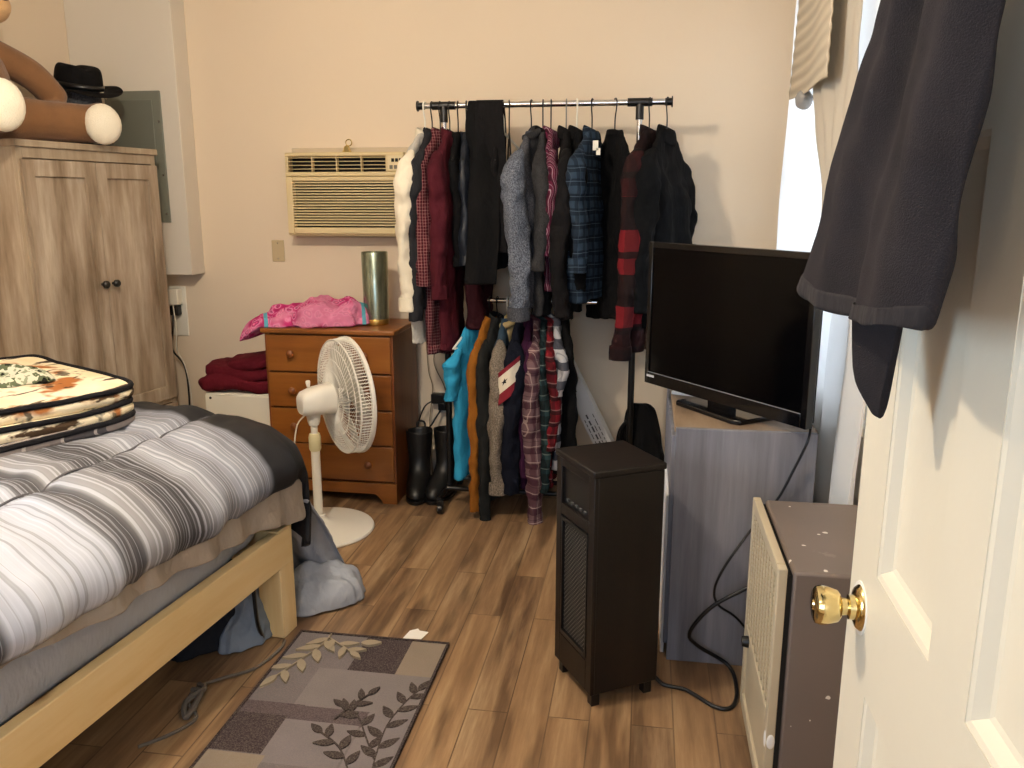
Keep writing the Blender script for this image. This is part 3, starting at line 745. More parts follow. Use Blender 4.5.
# ------------------------------------------------------------------ hangers and garments
M_HB, M_HW, M_HWIRE = M_BLACKP, M_WHITEP, plain('grey_wire', '#8a8a88', .35, .8)
def hanger(x, z, mat, W, ang, label, r=.0035, drop=.125, tilt=0):
    h = thing('coat_hanger', label, 'hanger', (x, RY, z), R(ang), 'coat hangers on the garment rack')
    rr = .0185
    P = [(0, -rr*math.sin(t)*1.0, rr*math.cos(t)) for t in [-2.2+(2.2+PI/2)*k/14 for k in range(15)][::-1]]
    P = [(0, rr*math.sin(t), rr*math.cos(t)) for t in [2.3-(2.3+PI*.45)*k/14 for k in range(15)]]
    P += [(0, -.014, -.028), (0, -.004, -.055), (0, 0, -.08), (0, 0, -drop)]
    obj('hook', MB().tube(cr(P, 3), r*.9, 8), mat, h)
    W -= .03
    q = [(0, 0, -drop), (0, -W*.35, -drop-.035), (0, -W, -drop-.115), (0, -W*.97, -drop-.128), (0, 0, -drop-.128), (0, W*.97, -drop-.128), (0, W, -drop-.115), (0, W*.35, -drop-.035)]
    obj('shoulder_frame', MB().tube(cr(q+[q[0]], 4)[:-1], r*1.15, 8, closed=True), mat, h)
    return h

def garment(name, label, cat, x, z, W, L, T_, mats, ang=0, sleeve=None, collar='fold', seed=0, flare=1.0, hem=0, fold=.012, front=None, short=False, group='clothes on the upper rail', neck=.125, cuffm=None, sw=.055, sl_out=.02, sl_drift=0, slope=.145, wave=3.0, tilt=0):
    g = thing(name, label, cat, (x, RY, z), R(ang), group)
    body, slm, colm = (list(mats)+[mats[0]]*3)[:3] if isinstance(mats, (list, tuple)) else (mats,)*3
    zn = -neck+.004; nseg = 40; rings = []
    NR = 34
    for j in range(NR+1):
        t = (j/NR)**1.25; d = L*t
        if d < slope: ww_ = .062+(W-.062)*(d/slope)**.85
        else:
            q = (d-slope)/(L-slope); ww_ = W*(1-.10*math.sin(min(1, q*2.2)*PI/2)*(1 if sleeve else .5)+(flare-1)*q)
        th = ip([(0, .022), (slope*.6, .026), (slope*1.3, .034), (.32, T_), (L, T_*1.08)], d)
        ring = []
        for k in range(nseg):
            a = 2*PI*k/nseg; c, s = math.cos(a), math.sin(a)
            y = ww_*math.copysign(abs(s)**.8, s)
            xx = th*math.copysign(abs(c)**.75, c)
            amp = fold*min(1, d/.30)
            xx += amp*math.sin(y/W*wave+seed*1.7+d*1.5)+amp*.6*math.sin(y/W*wave*2.3+seed*2.9-d*3)
            xx += .010*min(1, d/.2)*nz(y*6+seed, d*5, seed)
            y += .008*nz(d*7, seed, a)*min(1, d/.1)
            zz = zn-d
            if j == NR: zz += .012*math.sin(y/W*3+seed)+hem*(y/W)
            ring.append((xx, y, zz))
        rings.append(ring)
    # turn the hem inward so the cloth has an edge
    last = rings[-1]; cx = sum(p[0] for p in last)/nseg
    rings.append([(cx+(p[0]-cx)*.82, p[1]*.985, p[2]+.006) for p in last]); rings.append([(cx+(p[0]-cx)*.7, p[1]*.97, p[2]+.08) for p in last])
    obj('body', MB().loft(rings, cap=True, cap0=False), body, g, sub=1, disp=(.075, .026))
    if sleeve:
        for s in (-1, 1):
            Ls = sleeve*(1 if s < 0 else .97); rg = []; NS = 30
            for j in range(NS+1):
                t = j/NS; d = Ls*t
                # from inside the shoulder, over the tip and down
                yy = s*(W-.045+(.05+sl_out)*math.sin(min(1, t*5)*PI/2)+.012*math.sin(t*4+seed)+sl_drift*t)
                zc = zn-slope*.80-ip([(0, -.030), (.03, -.012), (.08, .022), (1, Ls)], t)*(1 if not short else .9)
                rx = ip([(0, .008), (.03, sw*.42), (.08, sw*.62), (.18, sw*.78), (.45, sw*.80), (.9, sw*.62), (1, sw*.64)], t); ry = ip([(0, .010), (.03, sw*.5), (.08, sw*.82), (.18, sw*1.08), (.5, sw*.95), (.9, sw*.72), (1, sw*.72)], t)
                rx *= 1+.16*nz(t*9*Ls/.5, seed+s*3, 0); ry *= 1+.10*nz(t*7, seed+5, s)
                xo = .012*math.sin(t*3.1+seed*1.3+s)+fold*.6*math.sin(t*7+seed)
                ring = []
                for k in range(18):
                    a = 2*PI*k/18
                    wr = 1+.10*math.sin(3*a+t*13*Ls+seed)*min(1, t*4)
                    ring.append((xo+rx*wr*math.cos(a), yy+ry*wr*math.sin(a), zc))
                rg.append(ring)
            lr = rg[-1]; cxx = sum(p[0] for p in lr)/18; cyy = sum(p[1] for p in lr)/18
            rg.append([(cxx+(p[0]-cxx)*.8, cyy+(p[1]-cyy)*.8, p[2]+.004) for p in lr]); rg.append([(cxx+(p[0]-cxx)*.6, cyy+(p[1]-cyy)*.6, p[2]+.06) for p in lr])
            so = obj('sleeve', MB().loft(rg, True), slm, g, sub=1, disp=(.055, .024))
            if cuffm:
                cf = []
                for j, (dz, sc) in enumerate(((.062, .98), (.06, 1.12), (.03, 1.15), (0, 1.13), (-.003, .95))):
                    cf.append([(cxx+(p[0]-cxx)*sc, cyy+(p[1]-cyy)*sc, p[2]+dz) for p in lr])
                obj('cuff', MB().loft(cf, cap=False, cap0=False), cuffm, so)
    if collar == 'fold':
        cl_ = []
        for f, (r, dz) in enumerate(((1.12, -.052), (1.22, -.03), (1.05, .008), (.9, .012), (.8, -.01), (.8, -.03))):
            cl_.append([(.028*r*math.cos(2*PI*k/28)*(1.25), .060*r*math.sin(2*PI*k/28), zn+dz-.022*math.cos(2*PI*k/28)*(1 if f < 3 else .6)) for k in range(28)])
        obj('collar', MB().loft(cl_, cap=False, cap0=False), colm, g, solid=.003, sub=1)
    elif collar == 'stand':
        cl_ = [[(.03*r*1.3*math.cos(2*PI*k/28), .066*r*math.sin(2*PI*k/28), zn+dz-.012*math.cos(2*PI*k/28)) for k in range(28)] for r, dz in ((1.2, -.04), (1.1, .0), (1.0, .034), (.92, .034), (.85, 0), (.8, -.03))]
        obj('collar', MB().loft(cl_, cap=False, cap0=False), colm, g, sub=1)
    elif collar == 'band':
        cl_ = [[(.03*r*math.cos(2*PI*k/28), .064*r*math.sin(2*PI*k/28), zn+dz-.01*math.cos(2*PI*k/28)) for k in range(28)] for r, dz in ((1.12, -.03), (1.08, -.006), (.95, .0), (.85, -.02))]
        obj('collar', MB().loft(cl_, cap=False, cap0=False), colm, g, sub=1)
    elif collar == 'hood':
        def hf(p):
            q = 1+.18*nz(p.x*22+seed, p.y*16, p.z*16); return Vector((p.x*q, p.y*q, p.z*q))
        hb_ = MB().ell((.02, .02, zn-.055), (.05, .105, .085), Matrix.Rotation(R(18), 4, 'X'), fn=hf, n=26, m=16)
        hb_.tube(cr([(-.02, -.07, zn-.035), (.03, -.085, zn-.02), (.05, -.03, zn+.0), (.045, .05, zn-.01), (-.02, .07, zn-.03)], 6), .017, 10)
        obj('hood', hb_, colm, g, sub=1)
    return g

# fabrics
F_CREAM = cloth('cream_cotton', '#e6dcc6', .06); F_LGREY = cloth('light_grey_heather', '#b9b5ad', .08, heather=.25, heather_c='#8e8b86')
F_CHAR = cloth('charcoal_cotton', '#26262a'); F_BLACK = cloth('black_cotton', '#0d0d0f', .2); F_BLACK2 = cloth('black_wool', '#141315', .25, .95, 140, .5)
F_MAR = cloth('maroon_cotton', '#46151f', .12); F_MAR2 = cloth('dark_maroon_velvet', '#2a0a12', .3, .8)
F_NAVY = cloth('dark_navy_satin', '#171c26', .2, .45, 200, .15, spec=.4); F_NAVY2 = cloth('navy_fleece', '#10131f', .2)
F_CHECK = plaid('red_check', '#4e1420', [('u', .014, 0, .2, '#b08a88', .4), ('v', .014, 0, .2, '#b08a88', .4), ('u', .028, .3, .3, '#2c0812', .5)], ku=(1, .6))
F_HEATH = cloth('blue_grey_heather', '#3f444f', .2, .95, 150, .5, .55, '#9aa1b0'); F_HEATHD = cloth('dark_heather', '#3a3b42', .2, .95, 150, .5, .4, '#76787f')
F_DGREY = cloth('dark_grey_knit', '#2a2a2c', .25, .95, 140, .4, .35, '#4a4a4e')
F_STRIPE = plaid('wine_stripe', '#571a33', [('u', .022, 0, .10, '#b3a8b0', .6), ('u', .022, .3, .2, '#2a0e1c', .8), ('u', .022, .6, .08, '#a090a0', .5)], ku=(1, 1))
F_BPLAID = plaid('blue_flannel', '#2d3d4e', [('v', .06, 0, .5, '#131b28', .8), ('u', .055, .2, .45, '#151d2a', .65), ('v', .06, .72, .05, '#73889a', .3), ('u', .055, .8, .06, '#5f7484', .2)])
F_RPLAID = plaid('red_black_flannel', '#6e1a20', [('v', .33, .636, .42, '#121112', .95), ('v', .33, .0, .09, '#161213', .9), ('u', .16, .35, .30, '#161415', .45), ('v', 3.0, .1333, .067, '#131213', .85), ('v', 3.0, .3567, .033, '#1d1415', .93)], ku=(.7, .7))
F_PPLAID = plaid('mauve_plaid', '#6b5357', [('v', .075, 0, .38, '#3a1c2a', .7), ('u', .05, .2, .34, '#42202e', .6), ('v', .075, .55, .06, '#bca9a2', .5), ('u', .05, .7, .07, '#bca9a2', .45), ('v', .055, .2, .05, '#2a1420', .6)], ku=(.8, 1))
F_GPLAID = plaid('green_plaid', '#1c2a2c', [('v', .07, 0, .3, '#2b454a', .7), ('u', .06, .2, .3, '#101417', .6), ('v', .07, .7, .08, '#7c8884', .5)], ku=(1, 1))
F_REDPL = plaid('red_plaid', '#6e1620', [('v', .06, 0, .35, '#1c1014', .8), ('u', .06, .2, .35, '#1c1014', .55), ('v', .06, .7, .08, '#b08c8a', .4)])
F_BW = plaid('white_navy_stripe', '#b9b9bd', [('v', .09, .1, .45, '#1d2233', .9), ('u', .05, 0, .2, '#50525c', .5)])
F_CYAN = cloth('cyan_jersey', '#2f93bd', .1); F_MUST = cloth('mustard_canvas', '#8a551c', .12); F_OLIVE = cloth('dark_olive', '#1f2020', .2)
F_TWEED = cloth('taupe_knit', '#5e554b', .2, .95, 120, .6, .6, '#a89c8d'); F_TEAL = cloth('slate_blue', '#2e3f4e', .15); F_KHAKI = cloth('khaki_cotton', '#9d8a63', .12)
F_PURP = cloth('purple_cotton', '#3a1834', .2); F_NYLON = cloth('black_nylon', '#0f1012', .15, .85, 200, .1, spec=.08); F_NAVYN = cloth('navy_lining', '#111730', .15, .6)

def hung(x, hm, hc, gname, desc, label, cat, ang, W, L, T_, mats, lower=False, hdrop=.125, **kw):
    z = RZL if lower else RZT
    hanger(x, z, hm, W, ang, '%s hanger holding the %s' % (hc, desc), drop=hdrop, r=.0045 if hm is M_HW else .0035)
    return garment(gname, label, cat, x, z, W, L, T_, mats, ang, neck=hdrop, group='clothes on the lower rail' if lower else 'clothes on the upper rail', **kw)

# upper rail, left to right
hung(-1.046, M_HW, 'white plastic', 'shirt', 'cream long-sleeved shirt at the left end', 'cream and pale grey long-sleeved shirt at the left end of the rack', 'shirt', -10, .215, .965, .036, [F_LGREY, F_CREAM, F_CREAM], sleeve=.69, cuffm=F_CREAM, seed=1.1, sw=.058)
hung(-1.012, M_HB, 'black plastic', 'shirt', 'charcoal shirt beside the cream shirt', 'charcoal long-sleeved shirt between the cream and red check shirts', 'shirt', -7, .21, .80, .034, F_CHAR, sleeve=.74, seed=2.3, sw=.052)
hung(-.973, M_HB, 'black plastic', 'shirt', 'red check shirt', 'red and white small-check shirt hanging next to the maroon shirt', 'shirt', -7, .205, 1.04, .036, F_CHECK, sleeve=.57, seed=3.7, sw=.05, cuffm=F_CHECK)
hung(-.928, M_HB, 'black plastic', 'shirt', 'plain maroon shirt', 'plain maroon long-sleeved shirt right of the red check shirt', 'shirt', -3, .205, 1.02, .038, F_MAR, sleeve=.63, seed=4.9, sw=.056, cuffm=F_MAR)
hung(-.888, M_HB, 'black plastic', 'vest', 'black vest beside the maroon shirt', 'black sleeveless vest right of the maroon shirt', 'vest', 3, .185, .62, .034, F_BLACK, collar='band', seed=5.2)
hung(-.848, M_HB, 'black plastic', 'blouse', 'dark navy satin blouse', 'dark navy satin sleeveless blouse left of the draped black trousers', 'blouse', 6, .195, .60, .036, F_NAVY, collar='band', seed=6.4, fold=.016)
hung(-.800, M_HB, 'black plastic', 'robe', 'dark maroon robe', 'long dark maroon robe hanging behind the black trousers', 'robe', 4, .09, .90, .045, F_MAR2, collar='band', seed=7.3, flare=1.15, fold=.016)
hung(-.700, M_HB, 'black plastic', 'dress', 'black sleeveless top behind the trousers', 'black sleeveless top hanging behind the draped trousers', 'top', 4, .15, .62, .040, F_BLACK2, collar='band', seed=8.8)
# trousers thrown over the rail
tr = thing('trousers', 'black trousers draped over the top rail of the rack', 'trousers', (-.770, RY, RZT), 0, 'clothes on the upper rail')
def leg_fn(off, l0, l1, w0, w1, amp):
    def f(u, v):
        s = v*(l0+l1+.06)                     # along the cloth, front hem -> over the rail -> back hem
        wv = amp*math.sin(u*5+off)*min(1, abs(s-l0)/.2)
        if s < l0: y, z = -.024-.075*min(1, (l0-s)/.10)-(.14-.05*off/2.4)*min(1, max(0, l0-s-.24)/.22)-wv, -(l0-s)
        elif s < l0+.06:
            a = PI*(s-l0)/.06; y, z = -.024*math.cos(a), .022*math.sin(a)
        else: y, z = .024+wv, -(s-l0-.06)
        wd_ = w0+(w1-w0)*min(1, abs(z)/.75)
        return (off*.012+.035*min(1, max(0, l0-s)/.3)+(u-.5)*wd_+.01*math.sin(z*9+off), y-.004*off, z)
    return f
obj('leg', MB().grid(leg_fn(0, .80, .70, .135, .145, .016), 24, 70), F_BLACK, tr, solid=.006, sub=1)
obj('leg', MB().grid(leg_fn(2.4, .66, .74, .125, .17, .016), 24, 70), F_BLACK2, tr, solid=.006, sub=1)
hw_ = hanger(-.672, RZT, M_HW, .16, -48, 'empty white plastic hanger beside the draped black trousers', r=.005)
hanger(-.648, RZT, M_HB, .19, 12, 'empty black hanger left of the grey hooded sweater', r=.0035)
hung(-.545, M_HB, 'black plastic', 'hoodie', 'grey hooded sweater', 'blue-grey heather zip hoodie with dark hood in the middle of the rack', 'hoodie', -7, .215, .80, .05, [F_HEATHD, F_HEATH, F_DGREY], sleeve=.72, collar='hood', seed=9.1, sw=.068, cuffm=F_HEATHD, fold=.014)
hung(-.492, M_HB, 'black plastic', 'jacket', 'dark grey knit jacket', 'dark grey knit jacket right of the grey hoodie', 'jacket', 5, .20, .84, .036, [F_DGREY, F_DGREY, F_BLACK], sleeve=.50, seed=10.5, sw=.05)
hung(-.455, M_HB, 'black plastic', 'shirt', 'wine striped shirt', 'wine red shirt with pale vertical stripes between dark jackets', 'shirt', 6, .195, .72, .03, F_STRIPE, sleeve=.44, seed=11.6, sw=.044)
hung(-.385, M_HWIRE, 'thin wire', 'jacket', 'black jacket beside the striped shirt', 'black jacket on a wire hanger right of the striped shirt', 'jacket', 4, .205, .84, .038, F_BLACK2, sleeve=.71, seed=12.4, sw=.056)
hung(-.337, M_HW, 'white plastic', 'jacket', 'black jacket left of the blue flannel', 'black jacket on a white hanger left of the blue flannel', 'jacket', 9, .165, .80, .034, F_BLACK, sleeve=.60, seed=13.2, sw=.048)
hung(-.268, M_HB, 'black plastic', 'shirt', 'blue flannel shirt', 'blue plaid flannel shirt with a white tag at its collar', 'shirt', -10, .235, .76, .06, F_BPLAID, sleeve=.50, seed=14.7, sw=.054, cuffm=F_BPLAID)
hung(-.165, M_HB, 'black plastic', 'jacket', 'black jacket right of the blue flannel', 'black jacket filling the gap between blue flannel and red flannel', 'jacket', 24, .20, .86, .055, F_BLACK, sleeve=None, collar='band', seed=15.9, fold=.018)
hung(-.012, M_HB, 'black plastic', 'shirt', 'red and black flannel shirt', 'red and black buffalo plaid flannel shirt near the right post', 'shirt', -15, .245, .99, .042, F_RPLAID, sleeve=.88, seed=16.3, sw=.064, cuffm=F_RPLAID)
hung(.066, M_HB, 'black plastic', 'jacket', 'big black jacket at the right end', 'big black nylon jacket at the right end of the rack', 'jacket', -20, .225, .88, .085, [F_NYLON, F_NYLON, F_BLACK], sleeve=.68, collar='fold', seed=17.5, sw=.075, fold=.018)
tg = MB().box(-.012, .012, -.001, .001, -.03, .012).box(.004, .022, -.001, .001, -.05, -.02)
o = obj('garment_tag', tg, M_WHITEP); o.location = (-.242, 3.79, 1.745); tag(o, 'white paper tag hanging at the collar of the blue flannel', 'tag')
# lower rail, left to right
LR = dict(lower=True, hdrop=.085)
hung(-.795, M_HW, 'white plastic', 't_shirt', 'cyan t-shirt on the lower rail', 'bright cyan blue t-shirt at the left end of the lower rail', 't-shirt', -27, .215, .775, .046, F_CYAN, sleeve=.24, short=True, collar='band', seed=21.1, sw=.048, sl_out=.0, flare=1.0, slope=.2, **LR)
hung(-.742, M_HB, 'black plastic', 'jacket', 'mustard jacket on the lower rail', 'mustard yellow jacket between the cyan and dark grey clothes', 'jacket', -8, .20, .87, .03, F_MUST, sleeve=.80, seed=22.6, sw=.036, **LR)
hung(-.706, M_HB, 'black plastic', 'jacket', 'dark olive jacket on the lower rail', 'dark olive jacket right of the mustard jacket', 'jacket', -6, .20, .89, .03, F_OLIVE, sleeve=.86, seed=23.2, sw=.042, **LR)
hung(-.655, M_HW, 'white plastic', 'sweater', 'taupe knit sweater on the lower rail', 'taupe knit sweater with slate blue shoulders on the lower rail', 'sweater', -4, .205, .72, .036, [F_TEAL, F_TWEED, F_KHAKI], sleeve=.70, collar='hood', seed=24.9, sw=.058, cuffm=F_TWEED, **LR)
sf = hung(-.590, M_HB, 'black plastic', 'sweatshirt', 'navy sweatshirt with the star', 'navy sweatshirt with a red-bordered white star banner on it', 'sweatshirt', -4, .205, .80, .04, F_NAVY2, sleeve=.70, seed=25.5, sw=.066, collar='band', **LR)
hung(-.545, M_HB, 'black plastic', 'shirt', 'purple shirt on the lower rail', 'thin purple shirt between the navy sweatshirt and mauve plaid', 'shirt', 2, .20, .80, .025, F_PURP, sleeve=.62, seed=26.1, sw=.03, **LR)
hung(-.510, M_HWIRE, 'thin wire', 'shirt', 'mauve plaid flannel', 'mauve and cream plaid flannel shirt reaching almost to the floor', 'shirt', 4, .205, .86, .036, F_PPLAID, sleeve=.84, seed=27.7, sw=.056, **LR)
hung(-.478, M_HB, 'black plastic', 'shirt', 'dark green plaid shirt', 'dark green plaid shirt right of the mauve plaid flannel', 'shirt', 7, .20, .82, .028, F_GPLAID, sleeve=.68, seed=28.8, sw=.036, **LR)
hung(-.450, M_HB, 'black plastic', 'shirt', 'red plaid shirt on the lower rail', 'red and black plaid shirt on the lower rail', 'shirt', 9, .20, .80, .026, F_REDPL, sleeve=.48, seed=29.4, sw=.034, **LR)
hung(-.424, M_HWIRE, 'thin wire', 'polo_shirt', 'white and navy striped polo', 'white and navy striped polo near the right end of the lower rail', 'polo shirt', 12, .19, .72, .026, F_BW, sleeve=.24, short=True, seed=30.3, sw=.034, **LR)
hung(-.392, M_HB, 'black plastic', 'coat', 'black coat on the lower rail', 'black flared coat at the right end of the lower rail', 'coat', 20, .18, .74, .042, F_BLACK, collar='band', seed=31.9, flare=1.1, **LR)
# the banner on the navy sweatshirt's near sleeve
bn = MB()
def band(z0, z1, mi, off):
    bn.mi = mi; N_ = 16
    b = len(bn.v)
    for zz_ in (z0, z1):
        for i in range(N_+1):
            a = -1.0+2.2*i/N_
            bn.vert(((.054+off)*math.sin(a), -.236-(.078+off)*math.cos(a), zz_+.05*math.sin(a)))
    for i in range(N_): bn.face((b+i, b+i+1, b+N_+2+i, b+N_+1+i))
band(-.415, -.365, 1, .0045); band(-.285, -.262, 1, .0045); band(-.365, -.285, 0, .0045)
band(-.390, -.365, 1, .0046)
bn.mi = 2
P = []
for k in range(10):
    r = .016 if k % 2 == 0 else .0065; a = PI/2+PI*k/5
    xx = r*math.cos(a); an = xx/.06-.1
    P.append(bn.vert((.062*math.sin(an), -.236-.0838*math.cos(an), -.325+r*math.sin(a)+.05*math.sin(an))))
bn.face(P)
obj('star_banner', bn, [F_CREAM, cloth('banner_red', '#7d2530', .1), M_DARK], sf)

# ------------------------------------------------------------------ boots, leaning box, bag, wall outlet by the boots
M_RUBBER = plain('black_rubber', '#0d0d0e', .45, var=.15, spec=.5)
def boot(x, y, rz, label, h=.36):
    t = thing('rubber_boot', label, 'boot', (x, y, 0), R(rz), 'black rubber boots')
    rg = []
    for z, cx, cy, a, b_ in ((.018, 0, -.075, .052, .145), (.035, 0, -.076, .054, .147), (.065, 0, -.072, .053, .138), (.09, 0, -.055, .05, .115), (.115, 0, -.025, .049, .085), (.15, 0, 0, .047, .064), (.20, 0, .004, .049, .060), (.27, 0, .006, .056, .066), (h-.01, 0, .006, .06, .07), (h, 0, .006, .06, .07), (h, 0, .006, .054, .064), (h-.08, 0, .006, .05, .06)):
        rg.append([(cx+a*1.18*math.cos(2*PI*k/24), cy+b_*math.sin(2*PI*k/24), z+.004*math.sin(4*PI*k/24)) for k in range(24)])
    obj('shaft', MB().loft(rg, True), M_RUBBER, t, sub=1)
    sl = MB().loft([[(a*math.cos(2*PI*k/28), -.075+b_*math.sin(2*PI*k/28), z) for k in range(28)] for z, a, b_ in ((0, .058, .142), (.004, .063, .15), (.018, .064, .151), (.022, .060, .146))], True)
    obj('sole', sl, M_BLACKP, t)
    obj('pull_loop', MB().tube(cr([(-.02, .074, h-.04), (-.018, .078, h+.02), (.018, .078, h+.02), (.02, .074, h-.04)], 6), .005, 6), M_RUBBER, t)
boot(-1.14, 4.02, 8, 'left black rubber boot standing beside the pine dresser', .335)
boot(-1.000, 4.04, -10, 'right black rubber boot standing next to the cyan t-shirt', .345)
o2 = thing('wall_outlet', 'white wall outlet above the black rubber boots', 'outlet', (-1.065, YB, .42))
obj('plate', MB().box(-.036, .036, -.006, 0, -.058, .058), M_WHITEP, o2, bevel=.003)
p2 = thing('power_adapter', 'black power adapter in the outlet above the boots', 'adapter', (-1.09, YB-.006, .44))
obj('adapter_body', MB().box(-.045, .03, -.05, 0, -.02, .035).box(-.005, .04, -.055, -.002, -.055, -.01), M_BLACKP, p2, bevel=.006)
obj('power_cord', MB().tube(cr([(-.03, -.04, 0), (-.08, -.06, -.04), (-.12, -.05, -.16), (-.10, -.05, -.3), (-.12, -.05, -.43)]), .004, 8).tube(cr([(.01, -.04, -.05), (-.03, -.07, -.12), (-.07, -.08, -.2), (-.06, -.06, -.43)]), .005, 8), M_BLACKP, p2)
cc = MB().tube(cr([(-1.165, YB-.02, .80), (-1.15, YB-.03, .6), (-1.13, YB-.03, .5), (-1.15, YB-.03, .3), (-1.14, YB-.03, .01)]), .0025, 6)
cc.tube(cr([(-1.06, YB-.02, .84), (-1.12, YB-.03, .66), (-1.06, YB-.03, .5), (-1.04, YB-.025, .3), (-1.05, YB-.03, .01)]), .0025, 6)
world_child('tan_cord', cc, plain('tan_cord', '#8d7c62', .6), o2)

M_CARD = plain('white_card', '#d8d8da', .6, var=.05)
lb = thing('long_box', 'long white cardboard box leaning against the wall behind the heater', 'box', (-.055, 4.14, .02))
ML = Matrix.Rotation(R(-27), 4, 'Y')        # box along local +z, leaning to the left
b = MB().box(-.045, .045, -.06, .04, 0, 1.05, ML); obj('carton', b, M_CARD, lb, bevel=.002)
pr_ = MB(); rnd = random.Random(4)
for row in range(4):
    z = .22
    while z < .45:
        l = rnd.uniform(.012, .035)
        if row != 2 or z < .38:
            x = -.032+row*.017
            pr_.box(x, x+(.008 if row == 1 else .004), -.0608, -.0602, z, z+l, ML)
        z += l+rnd.uniform(.006, .014)
pr_.box(-.03, .0, -.0608, -.0602, .60, .63, ML)
obj('print', pr_, plain('grey_print', '#4b4b50', .7), lb, smooth=False)
bg = thing('tote_bag', 'slouched black fabric bag between the tower heater and the wall', 'bag', (.02, 4.0, 0))
h = MB(); rg = []
for j in range(26):
    t = j/25; z = .53*t; a = ip([(0, .15), (.1, .17), (.5, .125), (.85, .075), (.97, .06), (1, .04)], t); b_ = a*.7
    rg.append([(-.03*t+a*math.cos(2*PI*k/36)*(1+.25*nz(math.cos(2*PI*k/36)*2, math.sin(2*PI*k/36)*2, z*5)), b_*math.sin(2*PI*k/36)*(1+.2*nz(k*.4, z*7)), max(.001, z+.02*nz(k*.25, 3, z*3)*t)) for k in range(36)])
obj('body', h.loft(rg, True), F_BLACK, bg, sub=1)
obj('strap', MB().tube(cr([(-.07, -.03, .46), (-.12, -.05, .40), (-.13, -.07, .30), (-.10, -.10, .2)], 8), .012, 8), F_BLACK, bg)

# ------------------------------------------------------------------ tower heater
hc = Vector((-.124, 2.234)); e_r = Vector((.071+.124, 2.354-2.234)); e_l = Vector((-.246+.124, 2.446-2.234))
hd = math.atan2(e_r.y, e_r.x)
th = thing('tower_heater', 'dark espresso wooden tower heater with a grille front', 'heater', (hc.x, hc.y, 0), hd)
HW, HD, HZ0, HZ1 = .232, .25, .045, .752     # local x along the plain side, y along the grille side
HT = HZ1
b = MB().box(.012, HW, 0, HD, HZ0, HT-.02)
obj('cabinet', b, M_ESPR, th, bevel=.003)
obj('top', MB().box(-.004, HW+.004, -.004, HD+.004, HT-.02, HT), M_ESPR, th, bevel=.004)
ff = MB()
ff.box(0, .014, 0, .035, HZ0, HT-.02).box(0, .014, HD-.035, HD, HZ0, HT-.02).box(0, .014, .035, HD-.035, HT-.045, HT-.02).box(0, .014, .035, HD-.035, HZ0, HZ0+.10).box(0, .014, .035, HD-.035, HT-.20, HT-.165)
obj('front_frame', ff, M_ESPR, th, bevel=.002)
def mesh_mat():
    g = N('heater_mesh'); x = g.xyz()
    s = g.math('MULTIPLY', g.math('SINE', g.math('MULTIPLY', x[1], 420)), g.math('SINE', g.math('MULTIPLY', x[2], 420)))
    col = g.ramp(s, [(.3, '#1c1b19'), (.6, '#77736a')]); g.bump(s, .5, .002); return g.done(col, .45, .4)
obj('grille', MB().box(.008, .0125, .045, HD-.045, HZ0+.12, HT-.215), mesh_mat(), th, smooth=False)
obj('grille_frame', MB().box(-.001, .013, .038, .046, HZ0+.105, HT-.205).box(-.001, .013, HD-.046, HD-.038, HZ0+.105, HT-.205).box(-.001, .013, .046, HD-.046, HZ0+.105, HZ0+.12).box(-.001, .013, .046, HD-.046, HT-.218, HT-.205), M_BLACKP, th, bevel=.001)
obj('control_recess', MB().box(.009, .0125, .036, HD-.036, HT-.164, HT-.046), M_BLACKP, th, smooth=False)
for k in range(5): obj('button', MB().box(.003, .0095, .062+k*.028, .074+k*.028, HT-.150, HT-.143), plain('grey_marks', '#4a4946', .6), th)
for (xx, yy) in ((.025, .025), (HW-.025, .025), (.025, HD-.025), (HW-.025, HD-.025)):
    obj('foot', MB().box(xx-.014, xx+.014, yy-.014, yy+.014, 0, HZ0), M_BLACKP, th, bevel=.002)
hcord = MB().tube(cr([(.068, 2.40, .03), (.10, 2.395, .006), (.17, 2.375, .006), (.25, 2.30, .006), (.30, 2.31, .006), (.322, 2.40, .006), (.305, 2.50, .03), (.20, 2.49, .10), (.175, 2.46, .16), (.23, 2.45, .25), (.31, 2.45, .31), (.36, 2.45, .33), (.40, 2.47, .25), (.45, 2.5, .05)], 10), .0065, 10)
world_child('power_cord', hcord, M_BLACKP, th)

# ------------------------------------------------------------------ tv stand, tv
SX0, SX1, SY0, SY1, SZ = .108, .535, 2.555, 3.30, .803
tv_s = thing('tv_stand', 'grey wood-grain cabinet used as stand for the television', 'tv stand', (SX0, SY0, 0))
W_, D_ = SX1-SX0, SY1-SY0
obj('side_panel', MB().box(0, W_, 0, .018, 0, SZ), M_GREYW, tv_s, bevel=.002)
obj('side_panel', MB().box(0, W_, D_-.018, D_, 0, SZ-.018), M_GREYW, tv_s, bevel=.002)
obj('top', MB().box(-.004, W_+.004, .0182, D_+.004, SZ-.018, SZ), M_TVTOP, tv_s, bevel=.002)
obj('shelf', MB().box(.015, W_-.01, .018, D_-.018, .39, .408).box(.015, W_-.01, .018, D_-.018, .05, .068), M_TVTOP, tv_s)
obj('back_panel', MB().box(W_-.01, W_-.004, .018, D_-.018, .02, SZ-.018), M_DARK, tv_s)
dra = MB().box(-.012, .004, .02, D_/2-.003, .05, SZ-.03); obj('door', dra, M_GREYW, tv_s, bevel=.002)
obj('door', MB().box(-.012, .004, D_/2+.003, D_-.02, .05, SZ-.03), M_GREYW, tv_s, bevel=.002)
TC = Vector((.258, 2.79)); tdir = Vector((.445, -.56)).normalized()
tang = math.atan2(tdir.y, tdir.x)
tv = thing('television', 'black flat-screen television on the grey wood cabinet', 'television', (TC.x, TC.y, SZ), tang)
